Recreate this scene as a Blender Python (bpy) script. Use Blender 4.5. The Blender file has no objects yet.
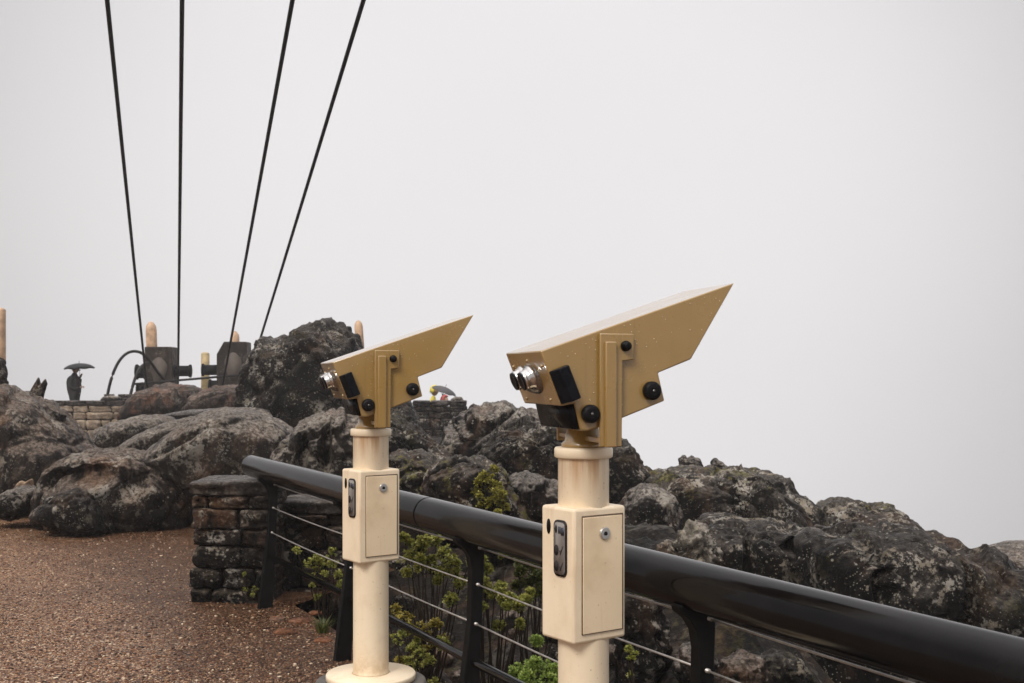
import bpy, bmesh, math, random
from mathutils import Vector, Matrix, noise
random.seed(7)
S = bpy.context.scene
C = S.collection
R = math.radians
F, H = 1150.0, 1.5            # focal length in pixels of a 1024 wide frame, eye height in metres
HZ = 377.0                    # row of the horizon


def at(x, y, Y):
    return Vector(((x - 512) / F * Y, Y, H - (y - HZ) / F * Y))


# ------------------------------------------------------------------ helpers
def link(o, parent=None):
    C.objects.link(o)
    if parent is not None:
        o.parent = parent
    return o


def tag(o, label=None, cat=None, group=None, kind=None):
    for k, v in (('label', label), ('category', cat), ('group', group), ('kind', kind)):
        if v:
            o[k] = v
    return o


def obj(name, bm, mat, parent=None, loc=None, smooth=True, bevel=0.0, seg=2):
    me = bpy.data.meshes.new(name)
    bmesh.ops.recalc_face_normals(bm, faces=bm.faces)
    bm.to_mesh(me)
    bm.free()
    for m in (mat if isinstance(mat, (list, tuple)) else [mat]):
        me.materials.append(m)
    o = link(bpy.data.objects.new(name, me), parent)
    if loc is not None:
        o.location = loc
    if bevel:
        b = o.modifiers.new('bevel', 'BEVEL')
        b.width = bevel
        b.segments = seg
        b.limit_method = 'ANGLE'
        b.angle_limit = R(35)
    for p in me.polygons:
        p.use_smooth = smooth
    if smooth and bevel:
        me.set_sharp_from_angle(angle=R(50))
    return o


def thing(name, label, cat, loc=(0, 0, 0), rz=0, group=None):
    o = link(bpy.data.objects.new(name, None))
    o.empty_display_size = .1
    o.location = loc
    o.rotation_euler = (0, 0, rz)
    return tag(o, label, cat, group)


def recenter(o, p):
    """move the origin of a mesh built in world coordinates to p"""
    p = Vector(p)
    o.data.transform(Matrix.Translation(-p))
    o.location = p


def copy_tree(o, parent=None):
    c = o.copy()
    C.objects.link(c)
    if parent is not None:
        c.parent = parent
    for ch in o.children:
        copy_tree(ch, c)
    return c


def box(bm, c, s, m=None):
    r = bmesh.ops.create_cube(bm, size=1, matrix=Matrix.Translation(Vector(c)) @ Matrix.Diagonal((*s, 1)))
    if m is not None:
        bmesh.ops.transform(bm, matrix=m, verts=r['verts'])
    return r['verts']


def cyl(bm, a, b, r1, r2=None, n=24, caps=True):
    a, b = Vector(a), Vector(b)
    d = b - a
    q = d.to_track_quat('Z', 'Y').to_matrix().to_4x4()
    M = Matrix.Translation((a + b) / 2) @ q
    return bmesh.ops.create_cone(bm, cap_ends=caps, segments=n, radius1=r1, radius2=r1 if r2 is None else r2,
                                 depth=d.length, matrix=M)['verts']


def lathe(bm, prof, n=40, M=None):
    """closed solid of revolution about z from (radius, z) pairs, bottom to top"""
    rings = []
    for r, z in prof:
        rings.append([bm.verts.new((r * math.cos(2 * math.pi * i / n), r * math.sin(2 * math.pi * i / n), z)) for i in range(n)])
    for a, b in zip(rings, rings[1:]):
        for i in range(n):
            bm.faces.new((a[i], a[(i + 1) % n], b[(i + 1) % n], b[i]))
    bm.faces.new(rings[0][::-1])
    bm.faces.new(rings[-1])
    if M is not None:
        bmesh.ops.transform(bm, matrix=M, verts=[v for r in rings for v in r])


def prism(bm, pts, v0, v1, ax='y', M=None):
    """extrude a polygon given as (u, z) from v0 to v1"""
    mk = (lambda u, z, v: (u, v, z)) if ax == 'y' else (lambda u, z, v: (u, z, v))
    a = [bm.verts.new(mk(u, z, v0)) for u, z in pts]
    b = [bm.verts.new(mk(u, z, v1)) for u, z in pts]
    n = len(pts)
    bm.faces.new(a)
    bm.faces.new(b[::-1])
    for i in range(n):
        bm.faces.new((a[i], a[(i + 1) % n], b[(i + 1) % n], b[i]))
    if M is not None:
        bmesh.ops.transform(bm, matrix=M, verts=a + b)


def tube(bm, pts, r, n=10):
    pts = [Vector(p) for p in pts]
    rings = []
    for i, p in enumerate(pts):
        d = (pts[min(i + 1, len(pts) - 1)] - pts[max(i - 1, 0)]).normalized()
        up = Vector((0, 0, 1)) if abs(d.z) < .95 else Vector((1, 0, 0))
        x = d.cross(up).normalized()
        y = x.cross(d)
        rr = r[i] if isinstance(r, (list, tuple)) else r
        rings.append([bm.verts.new(p + x * rr * math.cos(2 * math.pi * k / n) + y * rr * math.sin(2 * math.pi * k / n)) for k in range(n)])
    for a, b in zip(rings, rings[1:]):
        for k in range(n):
            bm.faces.new((a[k], a[(k + 1) % n], b[(k + 1) % n], b[k]))
    bm.faces.new(rings[0][::-1])
    bm.faces.new(rings[-1])


def bez(p0, p1, p2, p3, n=20):
    p0, p1, p2, p3 = map(Vector, (p0, p1, p2, p3))
    return [p0 * (1 - t) ** 3 + p1 * 3 * t * (1 - t) ** 2 + p2 * 3 * t * t * (1 - t) + p3 * t ** 3 for t in [i / n for i in range(n + 1)]]


def sstep(x, a, b):
    t = min(1, max(0, (x - a) / (b - a)))
    return t * t * (3 - 2 * t)


# ------------------------------------------------------------------ materials
class G:
    def __init__(s, name):
        s.m = bpy.data.materials.new(name)
        s.m.use_nodes = True
        s.t = s.m.node_tree
        s.b = s.t.nodes['Principled BSDF']

    def n(s, typ, ins=None, **kw):
        nd = s.t.nodes.new(typ)
        for k, v in kw.items():
            setattr(nd, k, v)
        for k, v in (ins or {}).items():
            s.put(nd.inputs[k], v)
        return nd

    def put(s, sock, v):
        if isinstance(v, bpy.types.NodeSocket):
            s.t.links.new(v, sock)
        elif isinstance(v, tuple) and len(v) == 3 and sock.type == 'RGBA':
            sock.default_value = (*v, 1)
        else:
            sock.default_value = v

    def pos(s, scale=(1, 1, 1), space='world'):
        if space == 'world':
            p = s.n('ShaderNodeNewGeometry').outputs['Position']
        else:
            p = s.n('ShaderNodeTexCoord').outputs['Object']
        return s.n('ShaderNodeMapping', {'Vector': p, 'Scale': scale}).outputs[0]

    def noise(s, v, scale, det=6, rough=.6, dist=0.):
        return s.n('ShaderNodeTexNoise', {'Vector': v, 'Scale': scale, 'Detail': det, 'Roughness': rough, 'Distortion': dist}).outputs['Fac']

    def vor(s, v, scale, out='Distance', feature='F1', rnd=1.):
        return s.n('ShaderNodeTexVoronoi', {'Vector': v, 'Scale': scale, 'Randomness': rnd}, feature=feature).outputs[out]

    def math(s, op, a, b=0., clamp=False):
        nd = s.n('ShaderNodeMath', operation=op, use_clamp=clamp)
        s.put(nd.inputs[0], a)
        s.put(nd.inputs[1], b)
        return nd.outputs[0]

    def rng(s, v, a, b, c=0., d=1., smooth=True):
        return s.n('ShaderNodeMapRange', {'Value': v, 'From Min': a, 'From Max': b, 'To Min': c, 'To Max': d},
                   interpolation_type='SMOOTHSTEP' if smooth else 'LINEAR').outputs[0]

    def ramp(s, v, stops):
        nd = s.n('ShaderNodeValToRGB', {'Fac': v})
        e = nd.color_ramp.elements
        while len(e) < len(stops):
            e.new(.5)
        for el, (p, c) in zip(e, stops):
            el.position = p
            el.color = (*c, 1)
        return nd.outputs[0]

    def mix(s, f, a, b, mode='MIX'):
        nd = s.n('ShaderNodeMix', data_type='RGBA', blend_type=mode)
        s.put(nd.inputs[0], f)
        s.put(nd.inputs[6], a)
        s.put(nd.inputs[7], b)
        return nd.outputs[2]

    def bump(s, h, strength, dist, prev=None):
        nd = s.n('ShaderNodeBump', {'Height': h, 'Strength': strength, 'Distance': dist})
        if prev is not None:
            s.put(nd.inputs['Normal'], prev)
        return nd.outputs[0]

    def out(s, col, rough=.5, normal=None, metal=0., spec=None, coat=None):
        s.put(s.b.inputs['Base Color'], col)
        s.put(s.b.inputs['Roughness'], rough)
        s.put(s.b.inputs['Metallic'], metal)
        if normal is not None:
            s.put(s.b.inputs['Normal'], normal)
        if spec is not None:
            s.put(s.b.inputs['Specular IOR Level'], spec)
        if coat is not None:
            s.put(s.b.inputs['Coat Weight'], coat)
            s.put(s.b.inputs['Coat Roughness'], .12)
        return s.m


def plain(name, col, rough=.5, metal=0., var=.15, scale=12., bump=.0, coat=None):
    g = G(name)
    p = g.pos(space='object')
    n1 = g.noise(p, scale, 5)
    f = g.rng(n1, .3, .7, 1 - var, 1 + var)
    c = g.mix(1., col, g.n('ShaderNodeCombineColor', {0: f, 1: f, 2: f}).outputs[0], 'MULTIPLY')
    nr = g.bump(g.noise(p, scale * 6, 4), bump, .002) if bump else None
    return g.out(c, g.rng(n1, .3, .7, max(.05, rough - .08), rough + .08), nr, metal, coat=coat, spec=.1 if max(col) < .03 else None)


def paint(name, col, dirt, rough, amt=.35, coat=.3):
    """outdoor enamel: slight mottling, dirt runs and specks"""
    g = G(name)
    p = g.pos(space='object')
    big = g.noise(p, 5, 6, .65)
    runs = g.noise(g.pos((34, 34, 2.2), 'object'), 1, 5, .6)
    specks = g.noise(p, 85, 3, .6)
    c = g.mix(g.rng(big, .42, .75, 0, amt * .6), col, dirt)
    c = g.mix(g.rng(runs, .56, .78, 0, amt * .8), c, dirt)
    c = g.mix(g.rng(specks, .68, .76, 0, amt * 1.1), c, tuple(x * .45 for x in dirt))
    nr = g.bump(g.noise(p, 60, 2), .06, .001)
    if coat > .9:
        g.b.inputs['Coat IOR'].default_value = 1.6
    return g.out(c, g.rng(big, .3, .7, rough - .07, rough + .1), nr, coat=coat)


def rock_mat(name, dark, mid, light, warm=.25, lichen=.5, moss=.0, top=.5, wet=.3, warmcol=(.17, .09, .05), layer=0., streak=1., cracks=.5):
    g = G(name)
    p = g.pos()
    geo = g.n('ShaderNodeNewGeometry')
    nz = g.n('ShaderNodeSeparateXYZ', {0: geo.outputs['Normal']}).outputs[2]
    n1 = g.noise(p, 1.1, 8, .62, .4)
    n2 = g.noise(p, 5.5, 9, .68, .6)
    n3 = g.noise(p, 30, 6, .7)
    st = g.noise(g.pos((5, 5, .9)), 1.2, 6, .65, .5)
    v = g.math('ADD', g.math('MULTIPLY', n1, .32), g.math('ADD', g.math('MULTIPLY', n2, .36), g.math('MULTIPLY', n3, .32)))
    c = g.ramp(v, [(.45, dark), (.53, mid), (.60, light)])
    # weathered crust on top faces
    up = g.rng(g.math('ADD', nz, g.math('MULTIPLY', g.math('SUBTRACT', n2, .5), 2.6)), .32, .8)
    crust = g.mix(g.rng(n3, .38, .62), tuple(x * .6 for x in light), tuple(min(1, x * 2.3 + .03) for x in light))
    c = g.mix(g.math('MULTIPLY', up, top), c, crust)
    # mineral stain
    wm = g.math('MULTIPLY', g.rng(g.noise(p, 1.9, 6, .6, .8), .5, .68), warm)
    c = g.mix(wm, c, g.mix(g.rng(n3, .3, .7), warmcol, tuple(x * 1.7 for x in warmcol)))
    # dark algae streaks running down
    c = g.mix(g.math('MULTIPLY', g.rng(st, .44, .58), g.rng(nz, .7, .2, 0, .95 * streak)), c, tuple(x * .55 for x in dark))
    # lichen: patches with grainy edges and small spots
    lp = g.math('MULTIPLY', g.rng(g.math('ADD', g.noise(p, 3.2, 8, .72, .3), g.math('MULTIPLY', g.math('SUBTRACT', n3, .5), .5)), .555, .60),
                g.rng(nz, -.35, .5, .3, 1))
    sp = g.math('MULTIPLY', g.rng(g.vor(p, 17), .2, .13), g.rng(g.noise(p, 2.6, 4), .48, .58))
    sp2 = g.math('MULTIPLY', g.rng(g.vor(p, 42), .22, .15), g.rng(g.noise(p, 4.1, 4), .46, .6))
    lm = g.math('MULTIPLY', g.math('MAXIMUM', lp, g.math('MAXIMUM', sp, sp2)), lichen, True)
    c = g.mix(lm, c, g.mix(g.rng(g.noise(p, 7, 3), .4, .6), (.46, .42, .36), (.30, .25, .19)))
    if moss:
        mm = g.math('MULTIPLY', g.rng(g.math('ADD', g.noise(p, 2.3, 8, .7, .3), g.math('MULTIPLY', g.math('SUBTRACT', n3, .5), .45)), .56, .63),
                    g.rng(nz, -.1, .5, 0, moss))
        c = g.mix(mm, c, g.mix(g.rng(n3, .35, .65), (.045, .043, .010), (.14, .12, .025)))
    if layer:
        ly = g.noise(g.pos((.7, .7, 9)), 1.3, 6, .6, .7)
        c = g.mix(g.rng(ly, .46, .4, 0, layer), c, tuple(x * .6 for x in dark))
    crack = g.vor(g.mix(.22, p, g.n('ShaderNodeTexNoise', {'Vector': p, 'Scale': 3.0, 'Detail': 4.0}).outputs['Color']), 1.5, feature='DISTANCE_TO_EDGE')
    cm = g.rng(crack, .0, .035, 1, 0)
    c = g.mix(g.math('MULTIPLY', cm, cracks), c, tuple(x * .4 for x in dark))
    h = g.math('ADD', g.math('MULTIPLY', n2, .55), g.math('ADD', g.math('MULTIPLY', n3, .35), g.math('MULTIPLY', g.noise(p, 95, 4, .7), .16)))
    h = g.math('SUBTRACT', h, g.math('MULTIPLY', cm, cracks * .4))
    nr = g.bump(h, 1., .075)
    return g.out(c, g.rng(n2, .35, .65, .62 - wet, .85 - wet * .5), nr, spec=.13)


M = {}
M['cream'] = paint('cream_enamel', (.82, .675, .485), (.42, .25, .11), .42, .5, .15)
M['tan'] = paint('tan_enamel', (.30, .180, .050), (.2, .115, .035), .3, .45, 1.)
M['door'] = paint('cream_door_enamel', (.79, .63, .43), (.42, .25, .11), .42, .55, .15)
M['black'] = plain('black_rubber', (.007, .0065, .007), .45, bump=.1)
M['gloss'] = plain('black_gloss', (.006, .0065, .009), .3)
M['chrome'] = plain('chrome', (.62, .60, .58), .14, 1., .1)
M['darkchrome'] = plain('dark_chrome', (.22, .21, .2), .25, 1., .1)
M['steel'] = plain('brushed_steel', (.55, .53, .5), .3, 1.)
M['plate'] = plain('plate_grey', (.21, .19, .175), .5)
M['glyph'] = plain('plate_dark_print', (.025, .022, .022), .5)
M['bluep'] = plain('plate_blue_print', (.02, .024, .04), .5)
M['groove'] = plain('groove_dark', (.09, .055, .03), .8)
M['wire'] = plain('stainless_wire', (.42, .39, .36), .42, .75, .2, 40)
M['iron'] = plain('black_iron', (.005, .005, .005), .6, 0, .3, 20, .2)
M['cable'] = plain('dark_cable', (.018, .018, .019), .6)
M['hose'] = plain('black_hose', (.022, .02, .02), .5)
M['concplinth'] = plain('plinth_concrete', (.10, .088, .075), .6, 0, .4, 9, .4)
M['drop'] = plain('water_bead', (.52, .40, .23), .08, 0, .2, 60)


def column_mat():
    g = G('cream_column')
    p = g.pos(space='object')
    z = g.n('ShaderNodeSeparateXYZ', {0: p}).outputs[2]
    runs = g.noise(g.pos((17, 17, 1.3), 'object'), 1, 6, .6)
    big = g.noise(p, 6, 6, .65)
    c = g.mix(g.rng(big, .45, .75, 0, .3), (.82, .675, .485), (.55, .38, .22))
    c = g.mix(g.rng(runs, .55, .8, 0, .22), c, (.46, .31, .16))
    top = g.math('MULTIPLY', g.rng(z, 1.13, 1.262), g.rng(runs, .40, .62))
    c = g.mix(g.math('MULTIPLY', top, .75), c, (.42, .20, .065))
    low = g.math('MULTIPLY', g.rng(z, .40, .255), g.rng(big, .35, .6))
    c = g.mix(g.math('MULTIPLY', low, .6), c, (.40, .25, .12))
    sp = g.rng(g.noise(p, 90, 3, .6), .66, .74, 0, .6)
    c = g.mix(sp, c, (.2, .12, .06))
    return g.out(c, g.rng(big, .3, .7, .36, .52), g.bump(g.noise(p, 60, 2), .06, .001), coat=.15)


M['column'] = column_mat()


def rail_mat():
    g = G('black_handrail')
    p = g.pos()
    d = Vector((.455, -.890, 0))
    rot = g.n('ShaderNodeMapping', {'Vector': p, 'Rotation': (0, 0, R(62.9)), 'Scale': (1, 1, 1)}).outputs[0]
    grain = g.noise(g.n('ShaderNodeMapping', {'Vector': rot, 'Scale': (1.2, 55, 55)}).outputs[0], 1, 5, .6)
    blot = g.noise(p, 4, 6, .65)
    c = g.mix(g.rng(blot, .4, .7), (.0028, .0025, .0025), (.007, .006, .006))
    drops = g.rng(g.vor(p, 34), .16, .10)
    drops = g.math('MULTIPLY', drops, g.rng(g.noise(p, 3, 2), .5, .6))
    h = g.math('ADD', g.math('MULTIPLY', grain, .25), g.math('MULTIPLY', drops, .5))
    nr = g.bump(h, .16, .002)
    return g.out(c, g.rng(g.math('ADD', g.math('MULTIPLY', grain, .5), g.math('MULTIPLY', blot, .5)), .38, .62, .06, .2), nr, spec=.15)


M['rail'] = rail_mat()


def gravel_mat():
    g = G('wet_gravel')
    p = g.pos()
    wob = g.mix(.012, p, g.n('ShaderNodeTexNoise', {'Vector': p, 'Scale': 20.}).outputs['Color'])
    c1 = g.vor(wob, 88, 'Color')
    d1 = g.vor(wob, 88)
    c2 = g.vor(wob, 165, 'Color')
    d2 = g.vor(wob, 165)
    r1 = g.n('ShaderNodeSeparateColor', {0: c1}).outputs[0]
    r2 = g.n('ShaderNodeSeparateColor', {0: c2}).outputs[1]
    pal = [(.0, (.010, .005, .003)), (.3, (.10, .038, .0155)), (.55, (.235, .098, .042)), (.75, (.37, .185, .09)), (.88, (.62, .40, .24)), (1., (.8, .64, .47))]
    ca = g.ramp(r1, pal)
    cb = g.ramp(r2, pal)
    c = g.mix(g.rng(g.noise(p, 16, 3), .42, .58), ca, cb)
    c = g.mix(g.rng(d1, .42, .7, 0, .8), c, (.012, .008, .006))
    # dark reflection of pier and rocks painted into the gravel colour beside the railing
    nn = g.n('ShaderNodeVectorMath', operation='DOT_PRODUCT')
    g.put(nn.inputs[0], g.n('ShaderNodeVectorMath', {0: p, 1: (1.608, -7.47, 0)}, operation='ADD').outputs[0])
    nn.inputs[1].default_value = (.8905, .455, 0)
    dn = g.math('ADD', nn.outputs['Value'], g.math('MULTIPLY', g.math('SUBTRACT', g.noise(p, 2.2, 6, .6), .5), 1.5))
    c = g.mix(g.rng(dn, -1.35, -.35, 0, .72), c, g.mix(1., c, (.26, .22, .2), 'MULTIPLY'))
    big = g.noise(p, .8, 6, .6, .5)
    c = g.mix(g.rng(big, .42, .7, 0, .5), c, g.mix(1., c, (.55, .5, .47), 'MULTIPLY'))
    h = g.math('SUBTRACT', g.math('MULTIPLY', r2, .3), g.math('ADD', g.math('MULTIPLY', d1, .9), g.math('MULTIPLY', d2, .5)))
    nr = g.bump(h, .55, .010)
    wet = g.rng(g.noise(p, .55, 5, .6, .4), .40, .60)
    return g.out(c, g.math('SUBTRACT', .46, g.math('MULTIPLY', wet, .22)), nr, spec=.15)


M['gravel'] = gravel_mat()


def pebble_mat():
    g = G('pebbles')
    r = g.n('ShaderNodeNewGeometry').outputs['Random Per Island']
    c = g.ramp(r, [(.0, (.012, .006, .004)), (.35, (.085, .036, .018)), (.68, (.18, .085, .043)), (.88, (.32, .2, .115)), (1., (.55, .44, .32))])
    return g.out(c, .35, g.bump(g.noise(g.pos(), 160, 3), .3, .002), spec=.25)


M['pebble'] = pebble_mat()
D0, D1, D2 = (.0045, .0036, .0031), (.019, .0155, .013), (.08, .066, .055)
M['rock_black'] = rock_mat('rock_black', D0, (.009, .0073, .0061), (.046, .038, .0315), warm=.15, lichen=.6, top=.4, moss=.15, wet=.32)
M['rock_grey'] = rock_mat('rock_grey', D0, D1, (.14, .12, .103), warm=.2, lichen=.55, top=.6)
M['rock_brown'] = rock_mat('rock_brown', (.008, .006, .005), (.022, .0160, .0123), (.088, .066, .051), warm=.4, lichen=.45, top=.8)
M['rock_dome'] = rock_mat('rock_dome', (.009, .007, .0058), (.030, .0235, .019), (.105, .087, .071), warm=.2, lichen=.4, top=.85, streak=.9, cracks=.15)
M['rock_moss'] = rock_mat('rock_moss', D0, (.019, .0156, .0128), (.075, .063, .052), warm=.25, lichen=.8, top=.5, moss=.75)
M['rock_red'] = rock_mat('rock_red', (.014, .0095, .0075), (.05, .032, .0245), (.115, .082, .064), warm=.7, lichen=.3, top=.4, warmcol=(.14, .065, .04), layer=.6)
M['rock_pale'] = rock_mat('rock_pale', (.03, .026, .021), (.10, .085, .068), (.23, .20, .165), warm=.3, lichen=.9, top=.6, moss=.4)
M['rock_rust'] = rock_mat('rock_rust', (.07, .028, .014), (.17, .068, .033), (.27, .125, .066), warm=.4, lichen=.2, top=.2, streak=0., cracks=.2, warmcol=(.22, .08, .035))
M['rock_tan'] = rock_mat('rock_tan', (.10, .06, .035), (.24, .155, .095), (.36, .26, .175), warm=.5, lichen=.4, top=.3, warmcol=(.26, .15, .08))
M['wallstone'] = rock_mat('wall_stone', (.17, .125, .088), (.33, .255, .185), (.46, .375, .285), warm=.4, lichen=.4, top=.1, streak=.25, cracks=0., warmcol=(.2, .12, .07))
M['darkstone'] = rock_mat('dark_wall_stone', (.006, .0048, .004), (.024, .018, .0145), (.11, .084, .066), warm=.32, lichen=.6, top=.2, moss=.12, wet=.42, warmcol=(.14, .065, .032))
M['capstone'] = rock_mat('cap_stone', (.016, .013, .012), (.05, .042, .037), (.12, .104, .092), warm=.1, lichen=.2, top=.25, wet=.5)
M['mortar'] = plain('mortar', (.007, .0056, .0047), .75, 0, .3, 20, .4)
M['soil'] = rock_mat('dark_soil', (.004, .0032, .0026), (.014, .0105, .008), (.05, .038, .028), warm=.35, lichen=.12, top=.06, moss=.15, wet=.25, warmcol=(.09, .045, .025))
M['concrete'] = rock_mat('old_concrete', (.019, .014, .0105), (.036, .027, .021), (.06, .046, .037), streak=.5, cracks=0., warm=.3, lichen=.25, top=.2, wet=.2, warmcol=(.10, .07, .05))
M['postwood'] = plain('varnished_post', (.48, .31, .19), .5, 0, .3, 6, .3)
M['postwood2'] = plain('yellow_post', (.52, .39, .2), .5, 0, .3, 6, .3)


def leaf_mat(name, a, b, c):
    g = G(name)
    r = g.n('ShaderNodeNewGeometry').outputs['Random Per Island']
    col = g.ramp(r, [(0, a), (.5, b), (1, c)])
    m = g.out(col, .42)
    g.put(g.b.inputs['Subsurface Weight'], 0.)
    tr = g.n('ShaderNodeBsdfTranslucent', {'Color': col})
    mx = g.n('ShaderNodeMixShader', {0: .25, 1: g.b.outputs[0], 2: tr.outputs[0]})
    g.t.links.new(mx.outputs[0], g.t.nodes['Material Output'].inputs[0])
    return m


M['leaf'] = leaf_mat('rosette_leaf', (.08, .10, .014), (.28, .29, .05), (.52, .48, .14))
M['leafy'] = leaf_mat('yellowing_leaf', (.13, .11, .02), (.27, .22, .035), (.42, .32, .06))
M['leafg'] = leaf_mat('bright_leaf', (.09, .15, .022), (.26, .36, .06), (.48, .55, .16))
M['mossl'] = leaf_mat('moss_leaf', (.09, .08, .010), (.26, .23, .03), (.44, .40, .08))
M['grass'] = leaf_mat('grass_blade', (.03, .042, .008), (.08, .095, .018), (.17, .16, .04))
M['stem'] = plain('woody_stem', (.022, .015, .010), .8)

# ------------------------------------------------------------------ ground
P1 = Vector((-1.608, 7.47, 0))
DR = Vector((.455, -.8905, 0))        # along the railing, towards the camera's right
NR = Vector((.8905, .455, 0))         # outward, over the edge


def nt(x, y):
    d = Vector((x, y, 0)) - P1
    return d.dot(NR), d.dot(DR)


def tz(x, y):
    """height of the rocky bank beyond the railing"""
    n, t = nt(x, y)
    z = -.03 - .24 * sstep(n, .2, .5)
    z += .62 * sstep(n, .7, 2.6) * sstep(y, 4.2, 6.0) * (1 - .9 * sstep(x, 1.1, 2.0)) - .3 * sstep(x, 1.3, 2.2) * sstep(n, .4, 1.2)
    back = sstep(y, 12, 18) * sstep(x, 1.0, -2.5)
    z = z * (1 - back) + (-.04 + .1 * sstep(n, 0, 1)) * back
    z -= .62 * max(0, n - 2.8 - 9 * back) * sstep(n, 2.8, 4.5)
    if n > .2:
        k = sstep(n, .2, .7)
        q = Vector((x, y, 0))
        z = z * (1 - sstep(-t, .1, .9) * (1 - sstep(n, 1.2, 2.))) - .05
        z += k * (1 - sstep(-t, .1, .9) * (1 - sstep(n, 1.2, 2.))) * (.16 * noise.fractal(q * 1.3, 1., 2., 5) + .07 * noise.ridged_multi_fractal(q * 3.1 + Vector((5, 1, 2)), 1., 2., 4, 1., 2.) - .07)
    return z


def hit(px, py, h=0.):
    """point on the ray through a pixel where it comes within h of the bank"""
    Y = 3.0
    while Y < 60:
        p = at(px, py, Y)
        if nt(p.x, p.y)[0] > .25 and p.z < tz(p.x, p.y) + h:
            return p
        Y += .03
    return at(px, py, 8)


bm = bmesh.new()
us = [-40, -20, -12, -8, -6, -4, -3, -2, -1, -.5, 0, .2]
ts = [-40, -25, -15, -10, -6, -4, -2, -1, 0, 1, 2, 3, 4, 6, 10, 20, 35]
gv = [[bm.verts.new(P1 + NR * (n if n < .2 or t >= 0 else 1.3) + DR * t) for n in us] for t in ts]
for a, b in zip(gv, gv[1:]):
    for i in range(len(us) - 1):
        bm.faces.new((a[i], a[i + 1], b[i + 1], b[i]))
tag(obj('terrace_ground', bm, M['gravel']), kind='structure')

bm = bmesh.new()
us = [.02 + i * .05 for i in range(80)]
while us[-1] < 62:
    us.append(us[-1] * 1.08)
ts = [-45]
while ts[-1] < -4:
    ts.append(ts[-1] * .93 if ts[-1] < -5 else ts[-1] + .3)
while ts[-1] < 8:
    ts.append(ts[-1] + .06)
while ts[-1] < 40:
    ts.append(ts[-1] + 1.5)
gv = []
for t in ts:
    row = []
    for n in us:
        p = P1 + NR * n + DR * t
        p.z = tz(p.x, p.y)
        row.append(bm.verts.new(p))
    gv.append(row)
for a, b in zip(gv, gv[1:]):
    for i in range(len(us) - 1):
        bm.faces.new((a[i], a[i + 1], b[i + 1], b[i]))
tag(obj('rocky_slope', bm, M['soil']), kind='structure')

# loose gravel lying on the terrace
bm = bmesh.new()
ico = bmesh.new()
bmesh.ops.create_icosphere(ico, subdivisions=1, radius=1)
iv = [v.co.copy() for v in ico.verts]
ifc = [[v.index for v in f.verts] for f in ico.faces]
verts, faces = [], []
for k in range(20000):
    Y = 5.4 + 7.2 * random.random() ** 1.5
    X = -Y * (.46 * random.random() + .0) + .0
    x = X - .05 * Y
    n, t = nt(x, Y)
    if n > .16:
        continue
    s = random.choice((.003, .0035, .004, .005, .006, .008)) * random.uniform(.8, 1.3)
    q = Matrix.Rotation(random.uniform(0, 6.3), 3, 'Z') @ Matrix.Diagonal((random.uniform(.8, 1.6), random.uniform(.7, 1.1), random.uniform(.4, .8)))
    b0 = len(verts)
    for v in iv:
        w = q @ v * s * random.uniform(.85, 1.15)
        verts.append((x + w.x, Y + w.y, s * .25 + w.z))
    faces += [[b0 + i for i in f] for f in ifc]
ico.free()
bm.free()
me = bpy.data.meshes.new('loose_gravel')
me.from_pydata(verts, [], faces)
me.materials.append(M['pebble'])
tag(link(bpy.data.objects.new('loose_gravel', me)), 'loose brown and cream gravel on the wet terrace', 'gravel', kind='stuff')

# ------------------------------------------------------------------ rocks
ICO = {}


def ico_dirs(sub):
    if sub not in ICO:
        b = bmesh.new()
        bmesh.ops.create_icosphere(b, subdivisions=sub, radius=1)
        ICO[sub] = ([v.co.copy() for v in b.verts], [[v.index for v in f.verts] for f in b.faces])
        b.free()
    return ICO[sub]


def radial(poly, cx, cy, th):
    dx, dy = math.cos(th), math.sin(th)
    best = 0
    for (x1, y1), (x2, y2) in zip(poly, poly[1:] + poly[:1]):
        ex, ey = x2 - x1, y2 - y1
        den = dx * ey - dy * ex
        if abs(den) < 1e-9:
            continue
        t = ((x1 - cx) * ey - (y1 - cy) * ex) / den
        u = ((x1 - cx) * dy - (y1 - cy) * dx) / den
        if t > 0 and -1e-6 <= u <= 1 + 1e-6:
            best = max(best, t)
    return best


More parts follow.
